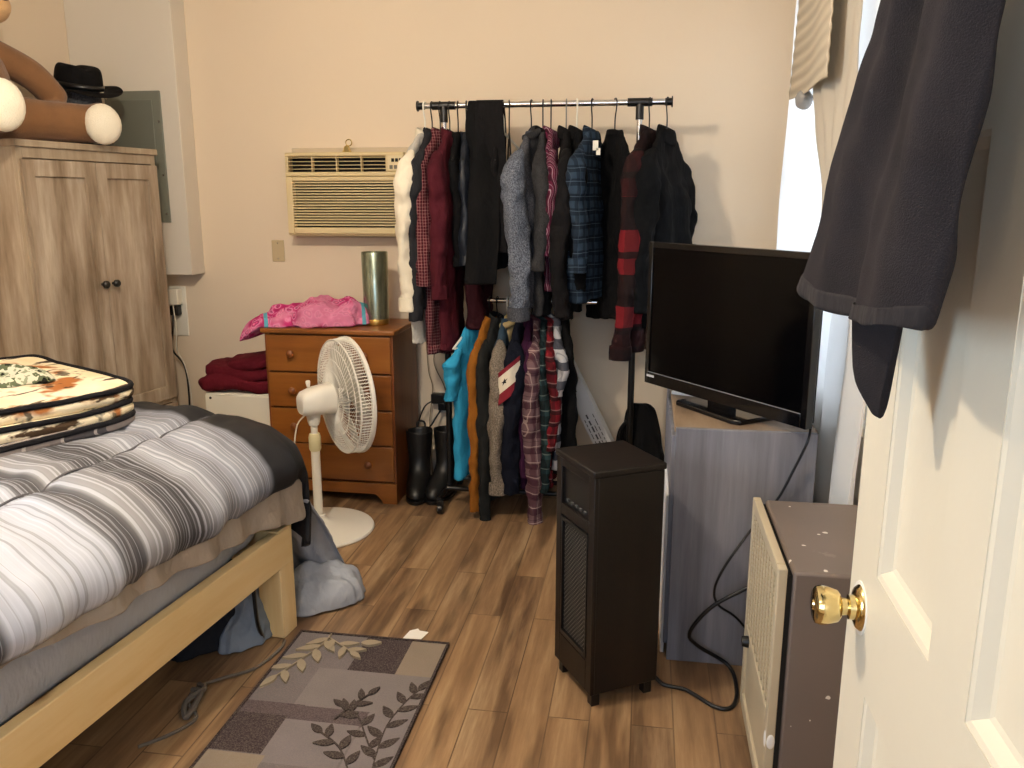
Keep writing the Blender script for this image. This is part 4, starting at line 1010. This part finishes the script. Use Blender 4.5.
tw_, tz0, tz1 = .382, .032, .552        # half width; local x along the screen, -y = screen side
M_TVB = plain('gloss_black', '#08080a', .12, var=.1, spec=.5)
bz = MB().box(-tw_, -tw_+.022, -.02, .01, tz0, tz1).box(tw_-.022, tw_, -.02, .01, tz0, tz1).box(-tw_+.022, tw_-.022, -.02, .01, tz1-.022, tz1).box(-tw_+.022, tw_-.022, -.02, .01, tz0, tz0+.045)
obj('bezel', bz, M_TVB, tv, bevel=.002)
obj('screen', MB().box(-tw_+.02, tw_-.02, -.015, .005, tz0+.043, tz1-.02), plain('tv_screen', '#030304', .10, var=.0, spec=.12), tv, smooth=False)
obj('rear_housing', MB().box(-tw_+.01, tw_-.01, .01, .03, tz0+.01, tz1-.01).box(-.25, .25, .03, .065, tz0+.03, tz1-.12), M_BLACKP, tv, bevel=.004)
obj('trim_line', MB().box(-tw_+.02, tw_-.022, -.0215, -.0198, tz0+.043, tz0+.0455), plain('grey_trim', '#77777a', .3), tv, smooth=False)
lg = MB()
for k, (a, b_) in enumerate(((0, .010), (.0115, .019), (.0205, .031), (.033, .041))): lg.box(-tw_+.014+a, -tw_+.014+b_, -.0215, -.02, tz0+.026, tz0+.034)
obj('logo_strip', lg, plain('logo_grey', '#b8b8ba', .4), tv, smooth=False)
obj('stand_neck', MB().box(-.05, .05, -.01, .03, .015, tz0+.06), M_TVB, tv, bevel=.004)
obj('stand_base', MB().poly([(-.14, -.07), (.14, -.085), (.17, -.07), (.175, .10), (.16, .12), (-.13, .12), (-.15, .105), (-.155, -.055)], 0.0, .016), M_TVB, tv, bevel=.004)
pp = MB().box(-.06, .06, -.10, .10, 0, .012); o = obj('paper_pad', pp, plain('paper', '#eeeae2', .8, var=.03), bevel=.002); o.location = (.195, 3.10, SZ); o.rotation_euler = (0, 0, R(-20)); tag(o, 'white paper pad lying behind the television base', 'paper')
tcd = MB().tube(cr([(.50, 2.62, .845), (.508, 2.56, .83), (.50, 2.525, .79), (.47, 2.535, .70), (.43, 2.538, .60), (.395, 2.538, .55), (.34, 2.53, .47), (.27, 2.49, .37), (.245, 2.48, .30), (.26, 2.48, .25), (.32, 2.5, .20), (.40, 2.52, .10)], 10), .004, 8)
world_child('power_cord', tcd, M_BLACKP, tv)
# pale edge of something white standing behind the heater, against the cabinet side
o = obj('white_board', MB().box(.088, .100, 2.60, 2.95, 0, .56), M_CARD, bevel=.002); tag(o, 'white board standing on edge against the grey cabinet behind the tower heater', 'board')

# ------------------------------------------------------------------ wall heater (gas), cream grille front, brown metal case
gh = thing('wall_heater', 'brown metal wall heater with paint specks and a cream grille front', 'heater', (.328, 1.875, 0))
GD, GW, GH = .305, .49, .652
def specks(name, c, rough=.45):
    g = N(name)
    v = g.n('ShaderNodeTexVoronoi'); g.put(v.inputs['Vector'], g.co()); v.inputs['Scale'].default_value = 24; v.inputs['Randomness'].default_value = 1
    f = g.math('LESS_THAN', v.outputs['Distance'], g.math('MULTIPLY', g.math('POWER', g.noise(g.co(), 40, 2), 1.5), .42))
    gate = g.math('GREATER_THAN', g.math('FRACT', g.math('MULTIPLY', v.outputs['Color'], 5.3)), .60)
    col = g.mix(g.noise(g.co(), 5, 4), lin(c), tuple(min(1, q*1.25) for q in lin(c)[:3])+(1,))
    n2 = g.ramp(g.noise(g.co(), 11, 4, .7), [(.68, '#000000'), (.72, '#ffffff')])
    col = g.mix(g.math('MULTIPLY', n2, .5), col, lin('#8a8078'))
    col = g.mix(g.math('MULTIPLY', f, gate), col, lin('#e2dcd2'))
    return g.done(col, rough, .0, .4)
M_GHB = specks('heater_brown', '#6a5f58'); M_GHF = plain('heater_cream', '#b9ab90', .45, var=.08)
obj('case', MB().box(.035, GD, 0, GW, .0, GH), M_GHB, gh, bevel=.008, seg=3)
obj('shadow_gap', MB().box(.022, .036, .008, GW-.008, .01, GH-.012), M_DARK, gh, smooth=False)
f = MB().box(0, .022, 0, .03, 0, GH+.006).box(0, .022, GW-.03, GW, 0, GH+.006).box(0, .022, .03, GW-.03, GH-.026, GH+.006).box(0, .022, .03, GW-.03, 0, .04).box(0, .022, .03, GW-.03, .23, .27)
obj('front_frame', f, M_GHF, gh, bevel=.003)
lv = MB()
for k in range(26):
    z = .285+k*.0132
    lv.box(.004, .018, .03, GW-.03, z, z+.0065)
for k in range(9): lv.box(.002, .016, .065+k*.045, .071+k*.045, .272, GH-.028)
obj('grille', lv, M_GHF, gh, smooth=False)
obj('lower_panel', MB().box(.008, .016, .03, GW-.03, .04, .23), M_GHF, gh, smooth=False)
obj('dark_interior', MB().box(.018, .021, .03, GW-.03, .27, GH-.03), plain('heater_inner', '#5a5044', .6), gh, smooth=False)
obj('control_knob', MB().lathe([(0, .02), (.014, .019), (.017, .006), (.017, 0)], (-.0, GW-.10, .25), 20, MX, cap=False), M_BLACKP, gh)
obj('paint_drip', MB().ell((-.0, .013, .20), (.003, .012, .022)).ell((.012, -.0, .20), (.01, .003, .02)), plain('white_drip', '#e9e6df', .5), gh)

# ------------------------------------------------------------------ curtains at the right window
def sheer():
    g = N('sheer_white'); g.b.inputs['Base Color'].default_value = lin('#f6f5f2'); g.b.inputs['Roughness'].default_value = .9
    t = g.n('ShaderNodeBsdfTranslucent'); t.inputs[0].default_value = lin('#fbfbfb'); mx = g.n('ShaderNodeMixShader'); mx.inputs[0].default_value = .6
    g.t.links.new(g.b.outputs[0], mx.inputs[1]); g.t.links.new(t.outputs[0], mx.inputs[2])
    g.bump(g.noise(g.co(), 90, 2), .4, .004)
    g.t.links.new(mx.outputs[0], g.t.nodes['Material Output'].inputs['Surface']); return g.m
def drapery(name, c, tr, rib=0):
    g = N(name); col = lin(c)
    if rib:
        f = g.math('SINE', g.math('MULTIPLY', g.xyz()[2], rib)); col = g.mix(g.math('MULTIPLY_ADD', f, .18, .18), lin(c), lin('#a08d74')); g.bump(f, .5, .006)
    else: g.bump(g.noise(g.co(), 180, 2), .3, .003)
    g.put(g.b.inputs['Base Color'], col); g.b.inputs['Roughness'].default_value = .9
    t = g.n('ShaderNodeBsdfTranslucent'); g.put(t.inputs[0], col); mx = g.n('ShaderNodeMixShader'); mx.inputs[0].default_value = tr
    g.t.links.new(g.b.outputs[0], mx.inputs[1]); g.t.links.new(t.outputs[0], mx.inputs[2])
    g.t.links.new(mx.outputs[0], g.t.nodes['Material Output'].inputs['Surface']); return g.m
rod = thing('curtain_rod', 'thin white curtain rod above the right window', 'curtain rod', (.62, 3.42, 2.50))
obj('rod', MB().cyl((0, -1.14, 0), (0, .80, 0), .008, n=12), M_WHITEP, rod)
for s in (-1.1, .76): obj('bracket', MB().box(-.006, .08, s-.008, s+.008, -.01, .01), M_WHITEP, rod)
sc = thing('sheer_curtain', 'white sheer curtain glowing in the right window', 'curtain', (.62, 3.42, 2.49))
def sf_(u, v):
    y0 = -1.05
    y = y0+(.74-y0)*u; z = -2.05*v
    return (.022*math.sin(u*52+.5*math.sin(v*4))*(.5+.5*v)+.01*nz(u*9, v*5)-.02*v, y+.02*nz(u*4, v*3)*v, z+.01)
obj('cloth', MB().grid(sf_, 170, 40), sheer(), sc, solid=.002)
M_BDRAPE = drapery('beige_drape', '#cfc3b0', .3)
bc = thing('beige_curtain', 'beige curtain panel swept aside below the ribbed valance', 'curtain', (.575, 3.0, 2.49))
def bf_(u, v):
    yl = ip([(0, .36), (.55, .36), (.68, .22), (.85, .02), (1, -.06)], v); yr = -.36
    y = yl+(yr-yl)*u
    return (.012*math.sin(u*24+v*2)+.01*nz(u*5, v*6), y, -1.1*v)
obj('cloth', MB().grid(bf_, 70, 50), M_BDRAPE, bc, solid=.003)
bc = thing('beige_curtain', 'narrow beige curtain edge showing beside the dark towel at the top', 'curtain', (.60, 2.3, 2.49))
def bf2_(u, v): return (.012*math.sin(u*20+v*2), .08-.28*u, -1.2*v)
obj('cloth', MB().grid(bf2_, 30, 40), M_BDRAPE, bc, solid=.003)
va = thing('ribbed_valance', 'ribbed beige valance strip hanging over the window curtain', 'valance', (.535, 3.2, 2.49))
def vf_(u, v): return (.0015*math.sin(v*84)+.012*math.sin(u*5), .24+.15*v-.66*u-.13*u*v, -.60*v-.02*u)
obj('cloth', MB().grid(vf_, 24, 90), drapery('ribbed_beige', '#d8c8ae', .15, rib=140), va, solid=.004)
tsl = MB().ell((0, 0, 0), (.03, .06, .035), fn=lambda p: p*(1+.25*nz(p.x*40, p.y*40, p.z*40)))
o = obj('tassel', tsl, cloth('grey_lace', '#9a9690', .2)); o.location = (.56, 3.40, 1.87); tag(o, 'grey lace knot below the ribbed beige valance', 'tassel')

# ------------------------------------------------------------------ bed
BO = (-1.2, 2.57); BRZ = R(-5.16)
M_SHEET = cloth('grey_sheet', '#a8aab0', .08, .85, 220, .2); M_TAUPE = cloth('taupe_sheet', '#a09385', .08, .85, 220, .2)
BL, BW = 2.02, 1.46
bed = thing('bed_frame', 'plain pine bed frame with square corner post and side rail', 'bed', (BO[0], BO[1], 0), BRZ)
obj('side_rail', MB().box(-.036, .002, -BL, -.012, .262, .392), M_RAW, bed, bevel=.003)
obj('side_rail', MB().box(-BW, -BW+.036, -BL, -.012, .262, .392), M_RAW, bed, bevel=.003)
for (px, py) in ((-.09, -.092), (-BW, -.092), (-.09, -BL), (-BW, -BL)):
    obj('post', MB().box(px, px+.09 if px > -1 else px+.09, py, py+.092, 0, .398).xf(Matrix.Identity(4)), M_RAWV, bed, bevel=.004)
obj('foot_rail', MB().box(-BW+.09, -.09, -.04, -.004, .262, .392), M_RAW, bed, bevel=.003)
obj('head_rail', MB().box(-BW+.09, -.09, -BL+.004, -BL+.04, .262, .392), M_RAW, bed, bevel=.003)
for k in range(11): obj('slat', MB().box(-BW+.036, -.036, -.2-k*.17, -.12-k*.17, .335, .353), M_RAW, bed, bevel=.002)
mt = thing('mattress', 'thick mattress under a grey fitted sheet on the pine frame', 'mattress', (BO[0], BO[1], 0), BRZ)
def mattress():
    m = MB(); rings = []
    x0, x1, y0, y1 = -BW+.05, -.045, -BL+.05, -.05
    cx, cy, hx, hy = (x0+x1)/2, (y0+y1)/2, (x1-x0)/2, (y1-y0)/2
    n = 120
    for z, s in ((.36, -.03), (.372, -.012), (.40, 0), (.50, .006), (.60, 0), (.645, -.02), (.66, -.06)):
        ring = []
        for k in range(n):
            a = 2*PI*k/n; c, sn = math.cos(a), math.sin(a)
            x = cx+(hx+s)*math.copysign(abs(c)**.16, c); y = cy+(hy+s)*math.copysign(abs(sn)**.16, sn)
            wv = .009*nz(x*7, y*7, z*9)+.006*math.sin(y*26+z*12)
            ring.append((x+wv, y+wv*.5, z))
        rings.append(ring)
    return m.loft(rings, True)
obj('fitted_sheet', mattress(), M_SHEET, mt, sub=1, disp=(.10, .022))

def profile(pts, n=200):
    P = cr([(a, b, 0) for a, b in pts], 12); L = [0]
    for p, q in zip(P, P[1:]): L.append(L[-1]+(q-p).length)
    def f(s):
        s = max(0, min(1, s))*L[-1]
        for i in range(len(P)-1):
            if s <= L[i+1]:
                t = (s-L[i])/max(1e-9, L[i+1]-L[i]); p = P[i].lerp(P[i+1], t); return p.x, p.y
        return P[-1].x, P[-1].y
    return f, L[-1]
# cross-section (inward u, height z) from the near hem over the crest to the far side
PS, LS = profile([(-.015, .565), (-.032, .60), (-.022, .65), (.02, .70), (.10, .748), (.24, .79), (.42, .806), (.8, .80), (1.2, .79), (1.42, .76), (1.50, .66), (1.51, .50)])
# along the bed (v from the foot end toward the head, drop)
PF, LF = profile([(-.075, .46), (-.09, .38), (-.095, .26), (-.085, .15), (-.045, .065), (.03, .022), (.15, .0), (.5, 0), (1.0, 0), (1.75, 0)])
def bedding(s, t):
    u, z = PS(s); v, d = PF(t)
    dr = .803-z
    tot = math.hypot(dr, d) if d > 0.001 else dr
    if u > .75: tot = max(0, dr)*0+math.hypot(max(0, dr), d)
    zz = .803-tot
    # quilting: seams across and along
    q = 0
    for su in (.25, .70, 1.15): q -= .020*math.exp(-((u-su)/.022)**2)
    for sv in (.34, .80, 1.26): q -= .012*math.exp(-((v-sv)/.025)**2)
    wr = .016*nz(u*3.3+2, v*5.0, 1.7)+.010*nz(u*9, v*8, 4.2)+.006*nz(u*20, v*12, 2)
    side = max(0, min(1, (.78-zz)/.15))
    out = side*(.006*math.sin(v*13+1)+.006*math.sin(v*29+.4)+.012*nz(v*7, u*3))
    if d > .02: out *= .5
    foot = max(0, min(1, d/.1))
    yo = foot*(.02*math.sin(u*13)+.012*math.sin(u*29))
    return (-u+out, -v+yo, zz+q+wr*(1-.5*side))
def m_comf():
    g = N('striped_comforter'); uv = g.n('ShaderNodeSeparateXYZ'); g.put(uv.inputs[0], g.co('UV'))
    v = uv.outputs[1]; u = uv.outputs[0]
    vv = g.math('ADD', v, g.math('MULTIPLY', g.math('SUBTRACT', g.noise(g.map((3, 3, 0), 'UV'), 2, 2), .5), .02))
    def S(p): return (p+.6)/2.4
    base = g.ramp(g.math('MULTIPLY_ADD', vv, 1/2.4, .6/2.4), [
        (S(-.6), '#1b1b1e'), (S(.155), '#1d1d20'), (S(.165), '#70727b'), (S(.30), '#90939d'), (S(.40), '#787a83'), (S(.47), '#a0a3ac'), (S(.53), '#6e6d70'), (S(.545), '#3a393c'), (S(.66), '#454447'), (S(.675), '#7a797c'), (S(.77), '#98989c'), (S(.78), '#48474a'), (S(.86), '#57565a'), (S(.875), '#b4b9c6'), (S(1.12), '#c6cbd8'), (S(1.2), '#adb2c0'), (S(1.22), '#4a494c'), (S(1.45), '#58575a'), (S(1.46), '#c2c1c4'), (S(1.8), '#dddcde')])
    st = g.n('ShaderNodeTexNoise'); st.noise_dimensions = '1D'; g.put(st.inputs['W'], g.math('MULTIPLY', vv, 95)); st.inputs['Scale'].default_value = 1; st.inputs['Detail'].default_value = 2
    f = g.ramp(st.outputs['Fac'], [(.52, '#000000'), (.60, '#ffffff')])
    st2 = g.n('ShaderNodeTexNoise'); st2.noise_dimensions = '1D'; g.put(st2.inputs['W'], g.math('MULTIPLY_ADD', vv, 60, 30)); st2.inputs['Scale'].default_value = 1; st2.inputs['Detail'].default_value = 2
    f2 = g.ramp(st2.outputs['Fac'], [(.56, '#000000'), (.62, '#ffffff')])
    gate = g.math('GREATER_THAN', vv, .17)
    col = g.mix(g.math('MULTIPLY', g.math('MULTIPLY', f, gate), .38), base, lin('#d6dae6'))
    col = g.mix(g.math('MULTIPLY', g.math('MULTIPLY', f2, gate), .42), col, lin('#5f5e63'))
    g.bump(g.noise(g.map((1, 1, 1)), 120, 2), .15, .002)
    return g.done(col, .62, 0, .3)
M_COMF = m_comf()
cf = thing('comforter', 'puffy grey, white and black striped comforter spread on the bed', 'comforter', (BO[0], BO[1], 0), BRZ)
def cuv(s, t):
    v, d = PF(t); return (PS(s)[0], v-d*.9)
obj('quilt_top', MB().grid(lambda a, b_: bedding(a, b_), 150, 170, uv=cuv), M_COMF, cf, solid=.022, disp=(.10, .014))
pb = MB().tube([bedding(0, k/120) for k in range(121)], .008, 8)
obj('piping', pb, cloth('dark_piping', '#2a2a2e', .1), cf)
# quilting stitch lines
def seam(su): 
    P = []
    for k in range(141):
        t = k/140; lo, hi = 0, 1
        for _ in range(22):
            m_ = (lo+hi)/2
            if PS(m_)[0] < su or m_ < .05: lo = m_
            else: hi = m_
        p = bedding(lo, t); P.append((p[0], p[1], p[2]+.012))
    return P
obj('seam', MB().tube(seam(.25), .0035, 6), cloth('seam_grey', '#5a595d', .1), cf)
# taupe flat sheet hanging out under the comforter
fs = thing('flat_sheet', 'taupe flat sheet hanging out below the comforter edge', 'sheet', (BO[0], BO[1], 0), BRZ)
def tsf(u, v):
    y = .06-1.28*u
    top = .635; bot = ip([(0, .40), (.08, .405), (.16, .44), (.45, .485), (.8, .515), (1, .55)], u)
    z = top+(bot-top)*v
    x = ip([(0, -.03), (.35, .004), (1, .016)], v)+.012*math.sin(u*19)*v+.010*math.sin(u*43+1)*v+.008*nz(u*14, v*3)*v
    return (x, y, z)
obj('side_drape', MB().grid(tsf, 110, 14), M_TAUPE, fs, solid=.004, sub=1, disp=(.08, .016))
def tef(u, v):
    x = .01-.55*u; z = .62+(.40-.62)*v
    return (x+.006*math.sin(v*5), .045+.035*v+.012*math.sin(u*21)*v, z)
obj('end_drape', MB().grid(tef, 40, 14), M_TAUPE, fs, solid=.004)
def gsf(u, v):
    x = -.02-.42*u; z = .50+(.02-.50)*v**.9
    return (x+.03*math.sin(v*4+u*3), .06+.10*v*v+.018*math.sin(u*17+v*2), z)
# bundled grey bedding on the floor past the post
gb = thing('bedding_bundle', 'crumpled grey bedding bundle on the floor behind the bed post', 'bedding', (-1.19, 2.76, 0), R(20))
h = MB(); crumple(h, .0, .03, .17, .14, .13, 33.1, amp=.22, freq=3.0, edge=.08, p=3.4); obj('bundle', h, cloth('blue_grey_sheet', '#a0a4ac', .1, .8, 200, .2), gb, sub=1, disp=(.09, .03))
def hang(u, v):
    # sheet falling from the foot of the bed on to the bundle
    x = -.02-.30*u+(.15-.10*u)*v**1.3+.010*math.sin(v*5+u*4)
    y = -.13+.24*v**.8+.028*math.sin(u*15+v*1.5)*(.25+v)+.012*math.sin(u*33)*v
    z = .44*(1-v)**.85+.02+.03*math.sin(v*PI)*math.sin(u*9)
    if v > .9: y -= (v-.9)*.25
    return (x, y, z)
obj('hanging_sheet', MB().grid(hang, 60, 30), bpy.data.materials['blue_grey_sheet'], gb, solid=.006, sub=1, disp=(.08, .02))
# things pushed under the bed
ub = thing('clothes_bag', 'dark bag of clothes pushed under the bed beside the post', 'bag', (-1.52, 2.50, 0), R(10))
h = MB(); crumple(h, 0, 0, .17, .22, .24, 41.3, amp=.5, freq=2.2, edge=.1); obj('bag_body', h, cloth('dark_blue_bag', '#23262e', .2), ub, sub=1, disp=(.09, .03))
jn = thing('jeans', 'rumpled pale blue jeans on the floor under the bed', 'jeans', (-1.36, 2.47, 0), R(-15))
h = MB(); crumple(h, 0, 0, .10, .13, .16, 44.8, amp=.5, freq=2.4, edge=.12); obj('denim', h, cloth('pale_denim', '#7f8a99', .2), jn, sub=1, disp=(.07, .03))
stp = MB().tube(cr([(-1.27, 2.44, .02), (-1.265, 2.40, .10), (-1.27, 2.40, .22), (-1.28, 2.42, .27)], 8), .007, 6)
tag(obj('bag_strap', stp, M_BLACKP), 'black strap hanging down under the bed rail beside the post', 'strap')
cs = MB()
cs.tube(cr([(-1.20, 2.46, .006), (-1.19, 2.40, .008), (-1.22, 2.28, .006), (-1.29, 2.20, .012), (-1.345, 2.14, .010), (-1.33, 2.06, .012), (-1.27, 2.0, .006), (-1.30, 1.92, .006), (-1.36, 1.85, .006)], 10), .0055, 6)
cs.tube(cr([(-1.345, 2.15, .015), (-1.31, 2.12, .022), (-1.33, 2.05, .02), (-1.295, 1.99, .012), (-1.31, 2.10, .02), (-1.35, 2.12, .015)], 8), .009, 6)
tag(obj('drawstring', cs, cloth('grey_string', '#6a625a', .2)), 'tangled grey drawstring on the floor between the bed and rug', 'string')

# folded fleece blanket on the bed
M_BIND = cloth('black_binding', '#17161a', .1)
def m_fleece():
    g = N('woodland_fleece')
    n1 = g.noise(g.co(), 5.5, 4, .6); n2 = g.noise(g.map((9, 2.2, 9), rot=(0, 0, R(30))), 1.6, 4, .6); n3 = g.noise(g.map((1, 1, 1), loc=(7, 3, 1)), 7, 3)
    col = g.ramp(n1, [(.3, '#e2cfa8'), (.5, '#efe0c0'), (.7, '#f5ead2')])
    col = g.mix(g.ramp(n2, [(.55, '#000000'), (.59, '#ffffff')]), col, lin('#4a3a2c'))
    col = g.mix(g.ramp(n3, [(.58, '#000000'), (.65, '#ffffff')]), col, lin('#a5683a'))
    n4 = g.noise(g.map((1, 1, 1), loc=(2, 9, 5)), 6, 4, .7)
    col = g.mix(g.math('MULTIPLY', g.ramp(n4, [(.58, '#000000'), (.62, '#ffffff')]), .85), col, lin('#2f2a24'))
    g.bump(g.noise(g.co(), 260, 2), .4, .004); return g.done(col, .95, 0, .1)
M_FLEECE = m_fleece()
fb = thing('fleece_blanket', 'folded cream woodland-print fleece blanket with black binding on the bed', 'blanket', (BO[0], BO[1], 0), BRZ)
def slab(z0, th, x1, xr, y0, y1, rot, seed, rc=.10):
    """one thick rounded fold: outline with round corners, bulging edge; returns (mesh, upper edge line, lower edge line)"""
    m = MB(); n = 110; rings = []; c, s = math.cos(rot), math.sin(rot)
    cx, cy, hx, hy = (x1+xr)/2, (y0+y1)/2, abs(x1-xr)/2, abs(y1-y0)/2
    def pt(k, inset, z):
        a = 2*PI*k/n; e = .32
        x = (hx-inset)*math.copysign(abs(math.cos(a))**e, math.cos(a)); y = (hy-inset)*math.copysign(abs(math.sin(a))**e, math.sin(a))
        X_, Y_ = cx+x*c-y*s, cy+x*s+y*c
        return (X_, Y_, z+.012*nz(X_*3+seed, Y_*3, seed)+.006*nz(X_*9+seed, Y_*9, 2))
    R_ = th/2
    prof_ = [(R_*(1-math.sin(q*PI/8)), R_*(1-math.cos(q*PI/8)) if 1 else 0) for q in range(0, 9)]
    prof_ = [(R_*(1-math.sin(PI*q/8)), R_-R_*math.cos(PI*q/8)) for q in range(9)]
    for ins, zz_ in prof_+[(R_+.04, th+.004), (R_+.12, th+.010), (min(hx, hy)*.96, th+.012)]:
        rings.append([pt(k, ins, z0+zz_) for k in range(n)])
    m.loft(rings, True)
    return m, [pt(k, R_*.30, z0+th*.93) for k in range(n)], [pt(k, R_*.30, z0+th*.10) for k in range(n)]
fleece_layers = [(.806, .034, -.42, -1.35, -.10, -1.05, R(-16), 1.3), (.832, .052, -.45, -1.35, -.06, -1.0, R(-20), 2.9), (.880, .046, -.47, -1.35, -.02, -.95, R(-24), 5.1)]
for i, (z0, th_, xa, xb, ya, yb, rr, sd_) in enumerate(fleece_layers):
    m, e1, e2 = slab(z0, th_, xa, xb, ya, yb, rr, sd_)
    lay = obj('fold', m, M_FLEECE if i else plaid('grey_plaid_fleece', '#8e8480', [('u', .16, .1, .4, '#3d3c42', .85), ('v', .3, 0, .3, '#4a474a', .3), ('u', .05, 0, .1, '#d6ccc4', .7)], ku=(1, .2)), fb, sub=1)
    obj('binding', MB().tube(e1, .009, 8, closed=True), M_BIND, lay)
    if i == 1: obj('binding', MB().tube(e2, .009, 8, closed=True), M_BIND, lay)
cl2 = thing('camo_cloth', 'bunched green and black camouflage cloth on the fleece blanket', 'cloth', (-2.08, 2.27, .935), R(20))
def m_camo():
    g = N('camo_print'); n1 = g.noise(g.co(), 16, 3, .6)
    col = g.ramp(n1, [(.36, '#14140f'), (.44, '#59614a'), (.52, '#c9c6b2'), (.6, '#8d927a'), (.66, '#1c1b16')], 'CONSTANT'); return g.done(col, .9, 0, .1)
h = MB(); crumple(h, 0, 0, .20, .14, .05, 51.7, amp=.5, freq=2.6, edge=.2); obj('cloth_heap', h, m_camo(), cl2, sub=1)

# ------------------------------------------------------------------ rug, paper scrap
def rugm(name, c): 
    return cloth(name, c, .14, .98, 300, .8, .3, '#8f857c', wrinkle=0)
RG = [rugm('rug_taupe', '#6b6466'), rugm('rug_dark', '#362b2f'), rugm('rug_tan', '#887b6c'), rugm('rug_grey', '#777070'), rugm('rug_purple', '#4f4448'), rugm('rug_light', '#777072'), rugm('rug_leafdark', '#352c2b'), rugm('rug_leaflight', '#978a74'), rugm('rug_edge', '#2f2528')]
rx0, rx1, ry0, ry1 = -1.168, -.628, 1.62, 2.527
rg = MB(); rg.mi = 0; rg.box(rx0+.006, rx1-.006, ry0+.006, ry1-.006, .001, .0085)
zc = [.0085]
def patch(pts, mi):
    zc[0] += .00012; rg.mi = mi; rg.poly(pts, .008, zc[0])
def rc(xa, xb, ya, yb, mi): patch([(xa, ya), (xb, ya), (xb, yb), (xa, yb)], mi)
rc(-1.012, -.634, 2.10, 2.312, 3)
rc(-.918, -.757, 2.312, 2.521, 1); rc(-.757, -.634, 2.312, 2.521, 2)
rc(-1.162, -.975, 2.048, 2.108, 4); rc(-1.012, -.770, 2.03, 2.104, 4)
rc(-1.162, -1.006, 1.873, 2.048, 1); rc(-1.006, -.780, 1.84, 2.035, 5); rc(-.772, -.634, 1.80, 2.10, 5)
rc(-1.162, -.990, 1.78, 1.868, 2); rc(-1.162, -.90, 1.626, 1.78, 3); rc(-.90, -.634, 1.626, 1.80, 1)
rc(-.99, -.78, 1.80, 1.84, 0)
def leaf(x, y, ang, l, wd_, mi):
    c, s = math.cos(R(ang)), math.sin(R(ang)); P = []
    for k in range(18):
        t = k/18*2*PI; a = (1-math.cos(t))/2*l; b_ = wd_*math.sin(t)*(1-.35*math.cos(t+PI))*.7*(.6+.4*math.sin((1-math.cos(t))/2*PI))
        P.append((x+a*c-b_*s, y+a*s+b_*c))
    P = [(min(max(p[0], rx0+.008), rx1-.008), min(max(p[1], ry0+.008), ry1-.008)) for p in P]
    patch(P, mi)
def branch(pts, mi, n, l, wd_, spread=48, start=.15):
    P = cr([(a, b_, 0) for a, b_ in pts], 14)
    for p, q in zip(P, P[1:]):
        d = (q-p).normalized(); nn = Vector((-d.y, d.x, 0))*.0022
        rg.mi = mi; zc[0] += .00001; rg.poly([(p+nn)[:2], (q+nn)[:2], (q-nn)[:2], (p-nn)[:2]], .008, zc[0]+.0001)
    for k in range(n):
        t = start+(1-start)*k/(n-1); i = min(len(P)-2, int(t*(len(P)-1))); d = P[i+1]-P[i]; a = math.degrees(math.atan2(d.y, d.x))
        sgn = 1 if k % 2 else -1
        if k == n-1: sgn = 0
        p = P[i]; f = 1-.25*abs(t-.4)
        leaf(p.x, p.y, a+sgn*spread, l*f, wd_*f, mi)
branch([(-.672, 1.80), (-.690, 1.92), (-.700, 2.05), (-.680, 2.17), (-.655, 2.24)], 6, 11, .072, .021)
branch([(-.690, 1.90), (-.75, 2.0), (-.80, 2.08), (-.86, 2.12)], 6, 6, .062, .019)
branch([(-.74, 1.84), (-.80, 1.93), (-.88, 1.99)], 6, 6, .066, .020)
branch([(-.86, 2.05), (-.835, 2.12), (-.80, 2.19)], 6, 5, .06, .017)
branch([(-1.05, 2.515), (-1.055, 2.44), (-1.09, 2.34), (-1.13, 2.23)], 7, 9, .085, .022)
branch([(-1.05, 2.49), (-.98, 2.44), (-.94, 2.41)], 7, 5, .07, .019)
leaf(-.925, 2.47, 12, .07, .024, 7)
rg.mi = 8
for q in ((rx0, rx1, ry1-.008, ry1), (rx0, rx1, ry0, ry0+.008), (rx0, rx0+.008, ry0+.008, ry1-.008), (rx1-.008, rx1, ry0+.008, ry1-.008)): rg.box(*q, .0005, .0125)
o = obj('rug', rg, RG, smooth=False); tag(o, 'grey and brown patchwork rug with leaf pattern beside the bed', 'rug')
sp = MB().poly([(-.80, 2.545), (-.735, 2.55), (-.722, 2.60), (-.755, 2.605), (-.765, 2.618), (-.79, 2.60)], .001, .0025)
o = obj('paper_scrap', sp, bpy.data.materials['paper'], smooth=False); tag(o, 'small torn white paper scrap on the floor above the rug', 'paper')
